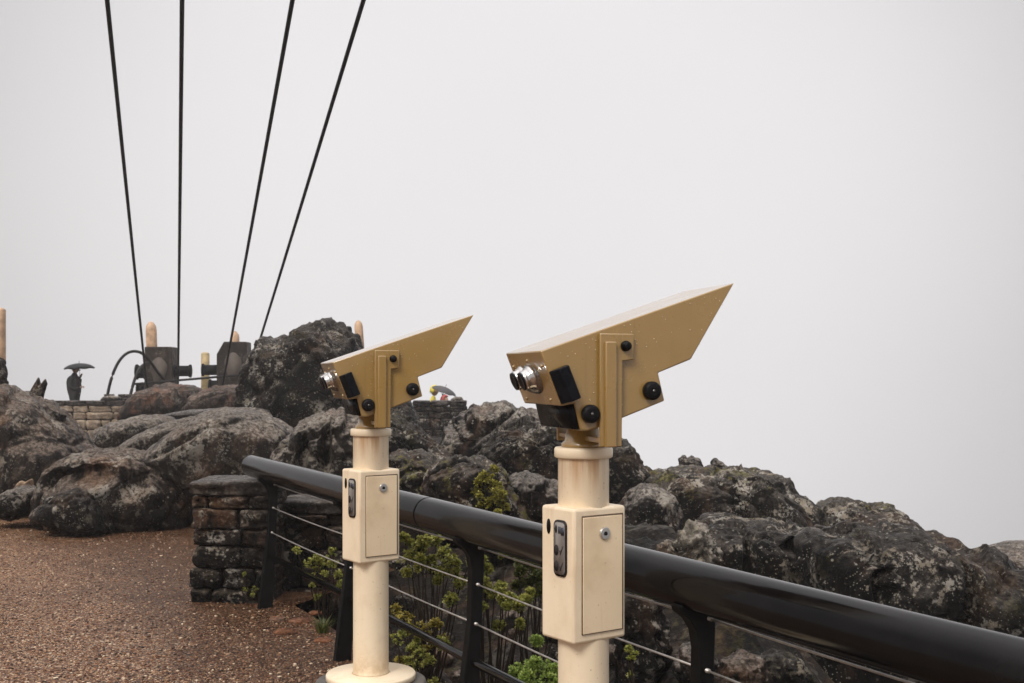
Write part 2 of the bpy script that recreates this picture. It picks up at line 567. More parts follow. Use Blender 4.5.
def boulder(label, out, Y, mat, depth=None, amp=.09, sub=6, ctr=None, flat=.75, name='boulder', cat='boulder', group=None,
            seed=None, crag=.5, fold=0., lean=0., dents=()):
    """a solid rock: its outline is a measured profile at distance Y, its depth comes from the outline's size"""
    poly = [(p.x, p.z) for p in (at(x, y, Y) for x, y in out)]
    if ctr:
        c = at(ctr[0], ctr[1], Y)
        cx, cy = c.x, c.z
    else:
        cx = sum(p[0] for p in poly) / len(poly)
        cy = sum(p[1] for p in poly) / len(poly)
    w = max(p[0] for p in poly) - min(p[0] for p in poly)
    h = max(p[1] for p in poly) - min(p[1] for p in poly)
    size = math.sqrt(w * h)
    dep = depth or .42 * size
    N = 256
    tab = [radial(poly, cx, cy, 2 * math.pi * i / N) for i in range(N)]
    dirs, fc = ico_dirs(sub)
    sd = Vector((seed if seed is not None else cx * 3.1 + Y, cy * 5.3, Y * 1.7))
    vs = []
    for d in dirs:
        rho = math.hypot(d.x, d.z)
        th = math.atan2(d.z, d.x) % (2 * math.pi)
        f = th / (2 * math.pi) * N
        i = int(f) % N
        r = tab[i] * (1 - f % 1) + tab[(i + 1) % N] * (f % 1)
        g = rho ** flat
        y = math.copysign(abs(d.y) ** .85, d.y) * dep
        vs.append(Vector((cx + r * g * d.x / max(rho, 1e-6), Y + y + lean * g * r * d.z, cy + r * g * d.z / max(rho, 1e-6))))
    me = bpy.data.meshes.new(name)
    me.from_pydata(vs, [], fc)
    me.update()
    nrm = [v.normal.copy() for v in me.vertices]
    A = amp * size
    k = 1 / size
    res, es = [], []
    for v, n in zip(vs, nrm):
        p = v * k + sd
        warp = Vector((noise.noise(p * 1.3), noise.noise(p * 1.3 + Vector((7, 3, 1))), noise.noise(p * 1.3 + Vector((2, 9, 4))))) * .35
        q = p + warp
        e = .55 * noise.fractal(q * 1.9, 1., 2.1, 3)
        e += .55 * crag * (noise.ridged_multi_fractal(q * 2.6, .85, 2.2, 6, 1., 2.) - 1.1)
        e += (.2 + .25 * crag) * noise.fractal(p * 11, .75, 2.1, 5)
        dd = noise.voronoi(q * 1.7)[0]
        e -= .8 * math.exp(-(dd[1] - dd[0]) * 16)
        d2 = noise.voronoi(q * 4.3 + Vector((3, 8, 1)))[0]
        e -= .35 * crag * math.exp(-(d2[1] - d2[0]) * 14)
        if crag > .4:                                   # broken faces: every cell a tilted plane
            for fq, am in ((2.6, 1.5), (5.5, 1.5)):
                qq = q * fq + Vector((.6, .2, .9)) + noise.noise_vector(q * 5) * .12
                pt = noise.voronoi(qq)[1][0]
                rd = noise.noise_vector(pt * 7.31) * 1.6
                e += am * crag * (rd.dot(qq - pt) / fq * 2 + .35 * rd.x / fq * 2)
        if fold:
            e += fold * .6 * noise.fractal(Vector((p.x * 2.2 + p.z * 1.6, p.y * 2, p.z * 9 + p.x * 4.)) , .9, 2.2, 4)
        es.append(e)
    me_ = sum(es) / len(es)
    for v, n, e in zip(vs, nrm, es):
        w = v + n * A * (e - me_)
        if v.y < Y:
            for dx, dy, rx, ry, dd in dents:
                px, py = 512 + v.x / Y * F, HZ + (H - v.z) / Y * F
                g = ((px - dx) / rx) ** 2 + ((py - dy) / ry) ** 2
                if g < 6:
                    w.y += dd * math.exp(-g * g)
        res.append(w)
    flatco = [c for v in res for c in v]
    me.vertices.foreach_set('co', flatco)
    me.polygons.foreach_set('use_smooth', [True] * len(me.polygons))
    me.materials.append(mat)
    me.update()
    o = link(bpy.data.objects.new(name, me))
    recenter(o, (cx, Y, min(v.z for v in res)))
    return tag(o, label, cat, group)


B = boulder
# left cluster on the terrace
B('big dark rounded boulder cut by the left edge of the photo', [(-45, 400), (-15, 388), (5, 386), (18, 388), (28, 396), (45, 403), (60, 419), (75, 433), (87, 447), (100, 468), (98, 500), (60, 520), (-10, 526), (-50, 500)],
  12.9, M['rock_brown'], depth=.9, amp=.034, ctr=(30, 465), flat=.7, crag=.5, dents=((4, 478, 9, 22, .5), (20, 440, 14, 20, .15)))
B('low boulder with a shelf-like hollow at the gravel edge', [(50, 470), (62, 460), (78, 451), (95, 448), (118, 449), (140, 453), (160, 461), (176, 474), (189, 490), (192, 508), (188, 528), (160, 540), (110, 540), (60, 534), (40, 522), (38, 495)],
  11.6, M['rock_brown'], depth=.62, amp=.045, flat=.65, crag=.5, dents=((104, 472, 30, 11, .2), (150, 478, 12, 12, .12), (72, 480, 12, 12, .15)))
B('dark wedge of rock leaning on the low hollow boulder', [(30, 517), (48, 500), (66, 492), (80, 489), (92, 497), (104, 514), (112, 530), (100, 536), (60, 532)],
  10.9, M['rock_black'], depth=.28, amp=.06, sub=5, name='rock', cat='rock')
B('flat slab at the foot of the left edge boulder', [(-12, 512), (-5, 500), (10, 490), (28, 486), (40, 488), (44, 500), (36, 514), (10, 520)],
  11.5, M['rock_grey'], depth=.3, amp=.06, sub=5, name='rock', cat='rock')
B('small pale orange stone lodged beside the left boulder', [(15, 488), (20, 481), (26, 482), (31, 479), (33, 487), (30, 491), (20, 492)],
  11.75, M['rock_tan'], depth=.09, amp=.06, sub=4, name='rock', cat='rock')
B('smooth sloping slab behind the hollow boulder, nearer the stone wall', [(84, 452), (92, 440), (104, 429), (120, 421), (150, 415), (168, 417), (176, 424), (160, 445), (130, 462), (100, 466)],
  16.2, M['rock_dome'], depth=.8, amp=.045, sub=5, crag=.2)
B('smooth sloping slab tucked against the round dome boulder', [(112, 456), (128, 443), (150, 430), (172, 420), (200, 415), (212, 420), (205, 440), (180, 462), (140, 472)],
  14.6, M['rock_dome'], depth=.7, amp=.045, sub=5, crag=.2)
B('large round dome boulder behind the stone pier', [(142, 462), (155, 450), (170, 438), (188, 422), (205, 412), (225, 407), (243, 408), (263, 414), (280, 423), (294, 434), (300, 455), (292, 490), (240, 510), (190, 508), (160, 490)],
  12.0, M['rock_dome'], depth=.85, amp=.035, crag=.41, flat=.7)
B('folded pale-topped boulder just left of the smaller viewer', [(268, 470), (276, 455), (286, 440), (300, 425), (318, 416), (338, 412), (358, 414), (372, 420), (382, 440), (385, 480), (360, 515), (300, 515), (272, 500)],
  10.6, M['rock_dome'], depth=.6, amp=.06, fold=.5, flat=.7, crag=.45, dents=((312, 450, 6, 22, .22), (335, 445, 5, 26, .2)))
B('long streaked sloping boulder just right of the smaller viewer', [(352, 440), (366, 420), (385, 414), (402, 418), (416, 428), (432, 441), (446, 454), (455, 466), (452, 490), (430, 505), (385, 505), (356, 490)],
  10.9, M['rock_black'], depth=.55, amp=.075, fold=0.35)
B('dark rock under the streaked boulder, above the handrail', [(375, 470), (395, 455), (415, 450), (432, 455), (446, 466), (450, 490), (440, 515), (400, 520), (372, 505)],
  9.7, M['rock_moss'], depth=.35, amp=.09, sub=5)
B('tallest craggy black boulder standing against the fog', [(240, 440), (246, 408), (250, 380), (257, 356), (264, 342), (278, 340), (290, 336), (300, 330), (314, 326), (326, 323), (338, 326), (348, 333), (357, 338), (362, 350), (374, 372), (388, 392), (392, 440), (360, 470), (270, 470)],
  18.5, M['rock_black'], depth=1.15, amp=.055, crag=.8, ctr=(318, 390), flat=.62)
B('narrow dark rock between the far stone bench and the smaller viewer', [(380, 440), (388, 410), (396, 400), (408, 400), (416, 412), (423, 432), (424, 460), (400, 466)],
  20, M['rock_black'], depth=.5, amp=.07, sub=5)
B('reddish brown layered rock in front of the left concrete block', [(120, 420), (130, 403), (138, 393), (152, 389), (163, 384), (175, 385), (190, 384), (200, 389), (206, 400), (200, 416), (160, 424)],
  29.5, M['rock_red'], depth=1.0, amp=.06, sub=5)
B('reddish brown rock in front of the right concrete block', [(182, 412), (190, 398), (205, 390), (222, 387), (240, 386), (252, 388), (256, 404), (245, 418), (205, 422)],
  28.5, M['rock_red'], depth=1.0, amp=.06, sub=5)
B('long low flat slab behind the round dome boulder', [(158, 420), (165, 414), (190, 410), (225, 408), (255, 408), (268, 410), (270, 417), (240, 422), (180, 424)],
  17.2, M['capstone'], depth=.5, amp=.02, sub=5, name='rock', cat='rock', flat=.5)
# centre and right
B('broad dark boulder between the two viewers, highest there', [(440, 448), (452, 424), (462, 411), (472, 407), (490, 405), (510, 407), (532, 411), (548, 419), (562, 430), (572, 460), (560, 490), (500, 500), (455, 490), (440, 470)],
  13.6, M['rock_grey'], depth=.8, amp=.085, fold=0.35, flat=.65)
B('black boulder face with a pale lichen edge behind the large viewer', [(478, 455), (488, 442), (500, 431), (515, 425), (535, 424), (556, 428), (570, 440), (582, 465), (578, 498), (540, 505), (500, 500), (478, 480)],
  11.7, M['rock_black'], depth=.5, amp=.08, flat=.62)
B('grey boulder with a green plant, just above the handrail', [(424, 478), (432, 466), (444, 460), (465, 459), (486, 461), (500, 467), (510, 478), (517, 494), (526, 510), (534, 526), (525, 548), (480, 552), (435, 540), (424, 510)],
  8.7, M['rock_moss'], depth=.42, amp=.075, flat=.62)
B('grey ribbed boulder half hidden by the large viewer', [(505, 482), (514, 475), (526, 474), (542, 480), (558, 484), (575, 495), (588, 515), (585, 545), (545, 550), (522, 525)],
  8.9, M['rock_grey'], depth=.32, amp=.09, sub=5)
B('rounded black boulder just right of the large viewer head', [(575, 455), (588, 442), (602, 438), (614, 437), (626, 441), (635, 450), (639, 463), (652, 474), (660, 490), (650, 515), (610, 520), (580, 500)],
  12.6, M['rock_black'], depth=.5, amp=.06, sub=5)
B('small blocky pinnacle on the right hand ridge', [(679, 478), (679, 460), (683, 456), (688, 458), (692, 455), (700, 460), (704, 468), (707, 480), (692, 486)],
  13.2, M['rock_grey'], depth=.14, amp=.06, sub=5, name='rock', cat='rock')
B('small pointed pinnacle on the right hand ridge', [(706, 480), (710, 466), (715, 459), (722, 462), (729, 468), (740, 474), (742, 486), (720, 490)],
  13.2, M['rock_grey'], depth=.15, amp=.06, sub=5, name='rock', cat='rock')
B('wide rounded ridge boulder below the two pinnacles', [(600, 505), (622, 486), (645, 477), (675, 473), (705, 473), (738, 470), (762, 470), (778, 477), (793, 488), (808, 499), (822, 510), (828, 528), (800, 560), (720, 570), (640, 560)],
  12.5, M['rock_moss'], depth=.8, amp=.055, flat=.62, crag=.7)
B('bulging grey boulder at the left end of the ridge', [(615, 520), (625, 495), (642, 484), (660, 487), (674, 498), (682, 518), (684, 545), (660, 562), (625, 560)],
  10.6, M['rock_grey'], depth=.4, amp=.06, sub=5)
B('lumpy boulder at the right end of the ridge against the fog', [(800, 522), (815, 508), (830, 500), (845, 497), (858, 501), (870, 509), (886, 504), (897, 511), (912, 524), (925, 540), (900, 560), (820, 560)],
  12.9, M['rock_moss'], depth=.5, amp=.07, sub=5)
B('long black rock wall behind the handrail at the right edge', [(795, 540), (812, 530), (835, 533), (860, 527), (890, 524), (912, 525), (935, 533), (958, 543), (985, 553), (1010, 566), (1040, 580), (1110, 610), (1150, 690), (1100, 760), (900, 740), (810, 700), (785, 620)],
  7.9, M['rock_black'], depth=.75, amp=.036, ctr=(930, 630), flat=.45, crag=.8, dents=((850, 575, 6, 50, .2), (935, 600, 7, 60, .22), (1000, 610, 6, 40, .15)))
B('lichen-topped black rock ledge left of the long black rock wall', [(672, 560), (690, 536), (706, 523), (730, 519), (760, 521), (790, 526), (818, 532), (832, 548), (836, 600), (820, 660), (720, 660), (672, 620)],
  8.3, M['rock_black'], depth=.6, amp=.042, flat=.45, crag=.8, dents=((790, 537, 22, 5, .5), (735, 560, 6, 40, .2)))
B('broken pale lichen-covered rock touching the handrail right of the large viewer', [(650, 575), (660, 556), (676, 541), (692, 529), (700, 526), (708, 536), (718, 552), (720, 580), (700, 610), (660, 610)],
  7.5, M['rock_pale'], depth=.2, amp=.11, sub=5, crag=1., name='rock', cat='rock')
B('far pale grassy rock at the right edge of the photo', [(975, 556), (990, 548), (1010, 545), (1035, 543), (1080, 548), (1100, 590), (1040, 620), (980, 590)],
  14.5, M['rock_grey'], depth=.7, amp=.03, sub=5)
B('leaning grey rock seen through the wires right of the large viewer', [(612, 610), (622, 575), (640, 560), (655, 570), (664, 610), (668, 660), (650, 700), (620, 690)],
  5.9, M['rock_grey'], depth=.16, amp=.09, sub=5, name='rock', cat='rock')
B('round grey stone under the wires right of the last post', [(672, 668), (680, 648), (696, 641), (710, 648), (718, 668), (712, 692), (685, 696)],
  5.6, M['rock_grey'], depth=.11, amp=.07, sub=5, name='rock', cat='rock')
B('brown stone under the wires at the bottom of the photo', [(712, 680), (722, 660), (742, 652), (762, 658), (772, 680), (765, 705), (725, 708)],
  5.5, M['rock_brown'], depth=.13, amp=.07, sub=5, name='rock', cat='rock')
B('sharp dark rock beyond the wires under the ledge', [(752, 690), (760, 662), (776, 652), (800, 660), (822, 690), (810, 720), (765, 720)],
  5.6, M['rock_black'], depth=.15, amp=.1, sub=5, name='rock', cat='rock')
# small rocks on the bank
for k in range(26):
    px, py = random.uniform(385, 640), random.uniform(545, 690)
    p = hit(px, py, .03)
    s = random.uniform(7, 19) * 6 / p.y
    a0 = random.uniform(0, 6)
    out = [(px + s * random.uniform(.8, 1.15) * 1.25 * math.cos(a), py + s * random.uniform(.7, 1.05) * math.sin(a)) for a in [i * .7 for i in range(9)]]
    B('small dark rock lying among the plants on the bank beyond the wires', out, p.y, M[random.choice(('rock_black', 'rock_grey', 'rock_brown', 'rock_moss'))],
      amp=.08, sub=4, name='rock', cat='rock', group='small dark rocks on the planted bank')
# flat reddish stones at the terrace edge
for k, (px, py, w) in enumerate(((300, 622, 13), (286, 633, 15), (322, 641, 10), (316, 613, 8), (276, 619, 8))):
    Y = F * H / (py - HZ)
    out = [(px + w * random.uniform(.85, 1.1) * math.cos(a), py + w * .3 * random.uniform(.8, 1.1) * math.sin(a)) for a in [i * .7 for i in range(9)]]
    B('flat reddish stone set in the gravel by the second post', out, Y, M['rock_rust'], depth=.05, amp=.05, sub=4, name='flat_stone', cat='stone',
      group='flat reddish stones in the gravel')


# ------------------------------------------------------------------ masonry
CG = []


def cube_grid():
    if not CG:
        b = bmesh.new()
        bmesh.ops.create_cube(b, size=1)
        bmesh.ops.subdivide_edges(b, edges=b.edges[:], cuts=5, use_grid_fill=True)
        b.verts.index_update()
        CG.append(([v.co.copy() for v in b.verts], [[v.index for v in f.verts] for f in b.faces]))
        b.free()
    return CG[0]


def stone(bm, c, s, rz=0, j=.12, e=8):
    """one rough hewn block, rounded and irregular"""
    tv, tf = cube_grid()
    vs = [bm.verts.new(co) for co in tv]
    for f in tf:
        bm.faces.new([vs[i] for i in f])
    sd = Vector((random.uniform(0, 99), random.uniform(0, 99), random.uniform(0, 99)))
    Mx = Matrix.Translation(Vector(c)) @ Matrix.Rotation(rz, 4, 'Z')
    for v in vs:
        p = v.co * 2
        l = (abs(p.x) ** e + abs(p.y) ** e + abs(p.z) ** e) ** (1 / e)
        p = p / max(l, 1e-6) * max(abs(p.x), abs(p.y), abs(p.z)) * .5
        d = noise.noise_vector(p * 2.2 + sd) * j + noise.noise_vector(p * 5 + sd) * j * .5
        p = Vector(((p.x + d.x * .5) * s[0], (p.y + d.y * .5) * s[1], (p.z + d.z * .5) * s[2]))
        v.co = Mx @ p


def courses(bm, L, W, z0, z1, ch, sl, face=.04):
    """stones of a wall along local x, from x=0 to L, thickness W about y=0"""
    z = z0
    while z < z1 - .02:
        h = min(ch * random.uniform(.6, 1.5), z1 - z)
        if z1 - z - h < ch * .4:
            h = z1 - z
        x = -random.uniform(0, .3) * sl
        while x < L - .01:
            l = sl * random.uniform(.5, 1.7)
            x0, x1 = max(x, 0), min(x + l, L)
            if x1 - x0 > .05:
                stone(bm, ((x0 + x1) / 2, random.uniform(-1, 1) * face * .3, z + h / 2), (x1 - x0 - .006, W + random.uniform(-.5, 1) * face, h - .004), random.uniform(-.04, .04), .17, 10)
            x += l
        z += h


# stone pier at the end of the railing
def masonry(name, label, cat, org, rz, L, W, top, ch, sl, m_stone, cap_h=.12, over=.03, capmat=None, ncap=1):
    t = thing(name, label, cat, org, rz)
    bm = bmesh.new()
    courses(bm, L, W, -.05, top - cap_h, ch, sl)
    obj('stonework', bm, m_stone, t)
    bm = bmesh.new()
    box(bm, (L / 2, 0, (top - cap_h) / 2 - .03), (L - .10, W - .10, top - cap_h - .04))
    obj('mortar', bm, M['mortar'], t)
    x = 0
    for k in range(ncap):
        w = L / ncap
        bm = bmesh.new()
        stone(bm, (x + w / 2, random.uniform(-.01, .01), top - cap_h / 2), (w + (over * 2 if ncap == 1 else -.01), W + over * 2, cap_h), random.uniform(-.02, .02), .13, 14)
        obj('capstone', bm, capmat or M['capstone'], t)
        x += w
    return t


masonry('stone_pier', 'squat dark dry-stone pier with a wet capstone at the end of the railing', 'pier', (-2.13, 7.9, 0), R(-4), .54, .50, .805, .105, .25, M['darkstone'], .095, .012)
masonry('stone_wall', 'low dark stone wall running behind the first railing post', 'wall', (-1.62, 8.22, -.1), R(4), .62, .4, .74, .12, .22, M['darkstone'], .1)
masonry('stone_wall', 'pale block wall with dark coping in front of the person in dark clothes', 'wall', (-12.75, 30.3, -.02), R(3), 2.6, .45, .90, .2, .42, M['wallstone'], .13, ncap=5)
masonry('stone_bench', 'rough far stone parapet with ledge stones in front of the seated people', 'parapet', (-2.42, 28, 0), R(4), 1.32, .6, .93, .2, .32, M['darkstone'], .14, ncap=3)
B('flat loose stone lying on the pale block wall', [(100, 401), (103, 397), (112, 395.5), (120, 397), (122, 401), (110, 403)], 30.3, M['rock_grey'], depth=.14, amp=.05, sub=4, name='rock', cat='rock')
B('small rock on the far right corner of the rough stone parapet', [(449, 404), (451, 399), (456, 396.5), (462, 397.5), (465, 403), (457, 406)], 28, M['rock_grey'], depth=.15, amp=.06, sub=4, name='rock', cat='rock')
B('dark rock lying at the left end of the pale block wall', [(42, 406), (46, 401), (52, 401), (58, 404), (60, 409), (48, 411)], 29, M['rock_black'], depth=.16, amp=.06, sub=4, name='rock', cat='rock')
B('brown two-horned rock on the big left edge boulder', [(26, 402), (29, 393), (33, 387), (36, 382), (38.5, 377), (40, 383), (43, 386), (45.5, 378), (47, 384), (45, 391), (43, 398), (44, 410), (32, 410)], 14.2, M['rock_brown'],
  depth=.07, amp=.025, sub=5, name='rock', cat='rock', flat=.9, ctr=(38, 394))

# ------------------------------------------------------------------ railing
rail = thing('railing', 'black metal railing with thick round handrail and stainless wires beside the viewers', 'railing', P1)
off = NR * .03


def rp(t, z, o=0.):
    """point in the railing's own frame (origin at the first post's foot)"""
    v = DR * t + NR * o
    return Vector((v.x, v.y, z))


POSTS = [0, 1.55, 3.10, 4.65, 6.20]
bm = bmesh.new()
seg = [(-.40, 2.684), (2.696, 7.6)]
for a, b in seg:
    bm = bmesh.new()
    n = 36
    pts = []
    rr = .073
    ring = [(a - .006, rr - .004), (a - .003, rr - .001), (a + .002, rr), (a + .006, rr), (a + .012, rr)] + [(a + (b - a) * k / 8, rr) for k in range(1, 8)] + [(b - .012, rr), (b - .006, rr), (b - .002, rr), (b, rr - .003)]
    tube(bm, [rp(t, .895, .02) for t, r in ring], [r for t, r in ring], n)
    obj('handrail', bm, M['rail'], rail)
bm = bmesh.new()
cyl(bm, rp(2.66, .895, .02), rp(2.72, .895, .02), .067, n=24)
obj('joint', bm, M['black'], rail)
for t in POSTS:
    bm = bmesh.new()
    # profile across the railing: leans outward, flares back in under the handrail
    prof = [(-.055, -.12), (.042, -.12), (.062, .3), (.082, .72), (.086, .845), (-.045, .845), (-.038, .825), (-.005, .80), (.018, .765), (.028, .71), (.022, .5), (-.005, .3)]
    Mx = Matrix(((NR.x, DR.x, 0, 0), (NR.y, DR.y, 0, 0), (0, 0, 1, 0), (0, 0, 0, 1)))
    prism(bm, prof, -.024, .024, 'y', Matrix.Translation(DR * t) @ Mx)
    obj('post', bm, M['iron'], rail, bevel=.004)
for z in (.80, .65, .49):
    bm = bmesh.new()
    o = .015 + .055 * z
    for a, b in zip([-.02] + POSTS[1:], POSTS[1:] + [7.6]):
        pts = [rp(a + (b - a) * k / 6, z - .006 * math.sin(math.pi * k / 6), o) for k in range(7)]
        tube(bm, pts, .0036, 8)
    obj('wire', bm, M['wire'], rail)
bm = bmesh.new()
tube(bm, [rp(-.02, .335, .035), rp(3.5, .335, .035), rp(7.6, .335, .035)], .019, 14)
obj('lower_rail', bm, M['rail'], rail)
for t in POSTS:
    for z in (.80, .65, .49):
        bm = bmesh.new()
        cyl(bm, rp(t - .036, z, .015 + .055 * z), rp(t + .036, z, .015 + .055 * z), .007, n=10)
        obj('wire_fitting', bm, M['wire'], rail)

# ------------------------------------------------------------------ coin viewers
def viewer():
    v = thing('coin_viewer', '', 'viewer', (.211, 3.395, 0), R(17), 'cream coin-operated viewers along the railing')
    GZ = .255
    bm = bmesh.new()
    lathe(bm, [(.245, -.3), (.24, .2), (.232, .222), (.225, .226)], 48)
    obj('plinth', bm, M['concplinth'], v)
    bm = bmesh.new()
    lathe(bm, [(.182, .228), (.190, .232), (.190, .250), (.186, .2555), (.08, .257)], 56)
    obj('base_plate', bm, M['cream'], v)
    bm = bmesh.new()
    lathe(bm, [(.080, .257), (.0765, .262), (.0752, .27), (.0752, 1.285), (.078, 1.29)], 48)
    obj('column', bm, M['column'], v)
    bm = bmesh.new()
    lathe(bm, [(.082, 1.262), (.0865, 1.266), (.0865, 1.288), (.083, 1.293), (.06, 1.294)], 48)
    obj('collar', bm, M['cream'], v)
    bm = bmesh.new()
    lathe(bm, [(.066, 1.294), (.066, 1.304), (.056, 1.312), (.050, 1.345), (.045, 1.352)], 36)
    obj('turntable', bm, M['tan'], v)
    # coin box, turned on the column
    q = Matrix.Rotation(R(18), 4, 'Z')
    bm = bmesh.new()
    box(bm, (0, 0, .929), (.195, .155, .388), q)
    cb = obj('coin_box', bm, M['cream'], v, bevel=.009, seg=3)
    bm = bmesh.new()
    y0 = -.0775
    # dark slit around the door, standing just off the face, then the door leaf over it
    box(bm, (.008, y0 - .0010, .931), (.1525, .004, .3405), q)
    obj('door_gap', bm, M['groove'], cb)
    bm = bmesh.new()
    box(bm, (.0065, y0 - .0030, .9295), (.146, .005, .334), q)
    dr = obj('door', bm, M['door'], cb, bevel=.0015)
    bm = bmesh.new()
    cyl(bm, q @ Vector((.012, y0 - .005, 1.047)), q @ Vector((.012, y0 - .011, 1.047)), .0195, .0175, 28)
    obj('lock', bm, M['steel'], dr, bevel=.001)
    bm = bmesh.new()
    box(bm, (.012, y0 - .0114, 1.046), (.012, .002, .006), q)
    cyl(bm, q @ Vector((.012, y0 - .0106, 1.047)), q @ Vector((.012, y0 - .0122, 1.047)), .006, n=16)
    obj('keyhole', bm, M['black'], dr)
    # instruction plate on the left face (local -x)
    x0 = -.0975

    def rr(w, h, r, cy, cz, n=6):
        p = []
        for sx, sz, a0 in ((1, 1, 0), (-1, 1, 90), (-1, -1, 180), (1, -1, 270)):
            for k in range(n + 1):
                a = R(a0 + 90 * k / n)
                p.append((cy + sx * (w / 2 - r) + r * math.cos(a), cz + sz * (h / 2 - r) + r * math.sin(a)))
        return p
    yz = q @ Matrix(((0, 1, 0, 0), (1, 0, 0, 0), (0, 0, 1, 0), (0, 0, 0, 1)))
    bm = bmesh.new()
    prism(bm, rr(.060, .163, .018, -.018, 1.005), x0 - .004, x0 + .002, 'y', yz)
    pl = obj('instruction_plate', bm, M['glyph'], cb)
    bm = bmesh.new()
    prism(bm, rr(.048, .150, .013, -.018, 1.005), x0 - .0062, x0 - .003, 'y', yz)
    obj('plate_face', bm, M['plate'], pl)
    xa, xb = x0 - .0076, x0 - .005

    def mark(nm, pts, m):
        bm = bmesh.new()
        prism(bm, pts, xa, xb, 'y', yz)
        obj(nm, bm, m, pl)
    for cz in (.999, .953):                      # two rows: a coin disc and a tick
        mark('coin_symbol', [(-.005 + .0105 * math.cos(a), cz + .0155 * math.sin(a)) for a in [i * math.pi / 10 for i in range(20)]], M['glyph'])
        ty = -.029
        mark('tick_symbol', [(ty + .009, cz - .001), (ty + .005, cz - .013), (ty - .009, cz + .014), (ty - .0065, cz + .014), (ty + .004, cz - .004), (ty + .0065, cz + .001)], M['glyph'])
    mark('arrow_symbol', [(-.003, 1.047), (.004, 1.060), (-.003, 1.073), (-.008, 1.066), (-.008, 1.054)], M['glyph'])
    for cy in (-.016, -.0225):
        mark('bar_symbol', [(cy - .002, 1.048), (cy + .002, 1.048), (cy + .002, 1.068), (cy - .002, 1.068)], M['bluep'])
    mark('square_symbol', [(-.041, 1.044), (-.027, 1.044), (-.027, 1.066), (-.041, 1.066)], M['bluep'])
    bm = bmesh.new()
    prism(bm, [(.040 + .009 * math.cos(a), 1.063 + .022 * math.sin(a)) for a in [i * math.pi / 12 for i in range(24)]], x0 - .002, x0 + .004, 'y', yz)
    obj('coin_slot', bm, M['black'], cb)
    # swinging head: side profile in (u, z), extruded to full width
    hw = .168
    prof = [(-.19, 1.572), (.407, 1.775), (.268, 1.551), (.165, 1.512), (.185, 1.432), (-.017, 1.3575), (-.052, 1.3485), (-.072, 1.3505), (-.0905, 1.426), (-.129, 1.419)]
    bm = bmesh.new()
    prism(bm, prof, -hw, hw)
    hd = obj('head', bm, M['tan'], v, bevel=.004)
    tl = math.atan2(.061, .153)
    rn = Vector((-math.cos(tl), 0, -math.sin(tl)))      # outward normal of the rear face
    al = Vector((math.sin(tl), 0, -math.cos(tl)))       # down along the rear face
    rc = Vector((-.1615, 0, 1.4985))
    # dark panel on the lower housing
    a, b = Vector((-.0905, 0, 1.4235)), Vector((-.0725, 0, 1.3535))
    d = (b - a).normalized()
    nn = Vector((-d.z * -1, 0, d.x * -1)) if False else Vector((d.z, 0, -d.x))
    bm = bmesh.new()
    pr = [(a.x, a.z), (b.x, b.z), (b.x + nn.x * .006, b.z + nn.z * .006), (a.x + nn.x * .006, a.z + nn.z * .006)]
    prism(bm, pr, -hw + .004, hw - .004)
    obj('dark_panel', bm, M['gloss'], hd)
    # objective window at the front
    bm = bmesh.new()
    f0, f1 = Vector((.372, 0, 1.717)), Vector((.283, 0, 1.575))
    fd = (f1 - f0).normalized()
    fn = Vector((-fd.z, 0, fd.x))
    if fn.x < 0:
        fn = -fn
    pr = [(p.x, p.z) for p in (f0, f1, f1 + fn * .0025, f0 + fn * .0025)]
    prism(bm, pr, -hw + .025, hw - .025)
    obj('window', bm, M['gloss'], hd)
    # eyepieces
    fr = Matrix((( al.x, 0, rn.x, rc.x), (0, 1, 0, 0), (al.z, 0, rn.z, rc.z), (0, 0, 0, 1)))
    bm = bmesh.new()
    n = 40
    pts = []
    for i in range(n):
        a0 = 2 * math.pi * i / n
        pts.append((math.copysign(abs(math.cos(a0)) ** .8, math.cos(a0)) * (.038 if math.cos(a0) < 0 else .052), math.sin(a0) * .082))
    lo = [bm.verts.new(fr @ Vector((x, y, 0))) for x, y in pts]
    hi = [bm.verts.new(fr @ Vector((x * .8, y * .86, .014))) for x, y in pts]
    bm.faces.new(hi)
    for i in range(n):
        bm.faces.new((lo[i], lo[(i + 1) % n], hi[(i + 1) % n], hi[i]))
    obj('eyepiece_mount', bm, M['darkchrome'], hd)
    for s in (-1, 1):
        bm = bmesh.new()
        lathe(bm, [(.036, .004), (.036, .014), (.032, .020), (.0285, .030), (.0295, .033), (.0295, .038), (.027, .040)], 32, fr @ Matrix.Translation((-.004, s * .037, 0)))
        ep = obj('eyepiece', bm, M['chrome'], hd)
        bm = bmesh.new()
        lathe(bm, [(.027, .0395), (.027, .044), (.023, .0455), (.016, .042)], 28, fr @ Matrix.Translation((-.004, s * .037, 0)))
        obj('eye_lens', bm, M['gloss'], ep)
    for i, (dz, y) in enumerate(((-.052, -.02), (-.035, -.135), (-.035, .135), (.068, -.10), (.068, .12))):
        bm = bmesh.new()
        p = fr @ Vector((dz, y, 0))
        bmesh.ops.create_uvsphere(bm, u_segments=12, v_segments=8, radius=.0048, matrix=Matrix.Translation(p))
        obj('rivet', bm, M['tan'], hd)
    # hand grips and bumpers on both cheeks
    for s in (-1, 1):
        bm = bmesh.new()
        g0 = Vector((-.167, s * hw, 1.514))
        L = .098
        ww = [(0, 0), (.058, 0), (.052, .036), (.022, .036)]
        ud = Vector((math.cos(tl), 0, math.sin(tl)))
        lo = [bm.verts.new(g0 + ud * x + Vector((0, s * y, 0))) for x, y in ww]
        hi = [bm.verts.new(g0 + ud * x + Vector((0, s * y, 0)) + al * L) for x, y in ww]
        bm.faces.new(lo)
        bm.faces.new(hi[::-1])
        for i in range(4):
            bm.faces.new((lo[i], lo[(i + 1) % 4], hi[(i + 1) % 4], hi[i]))
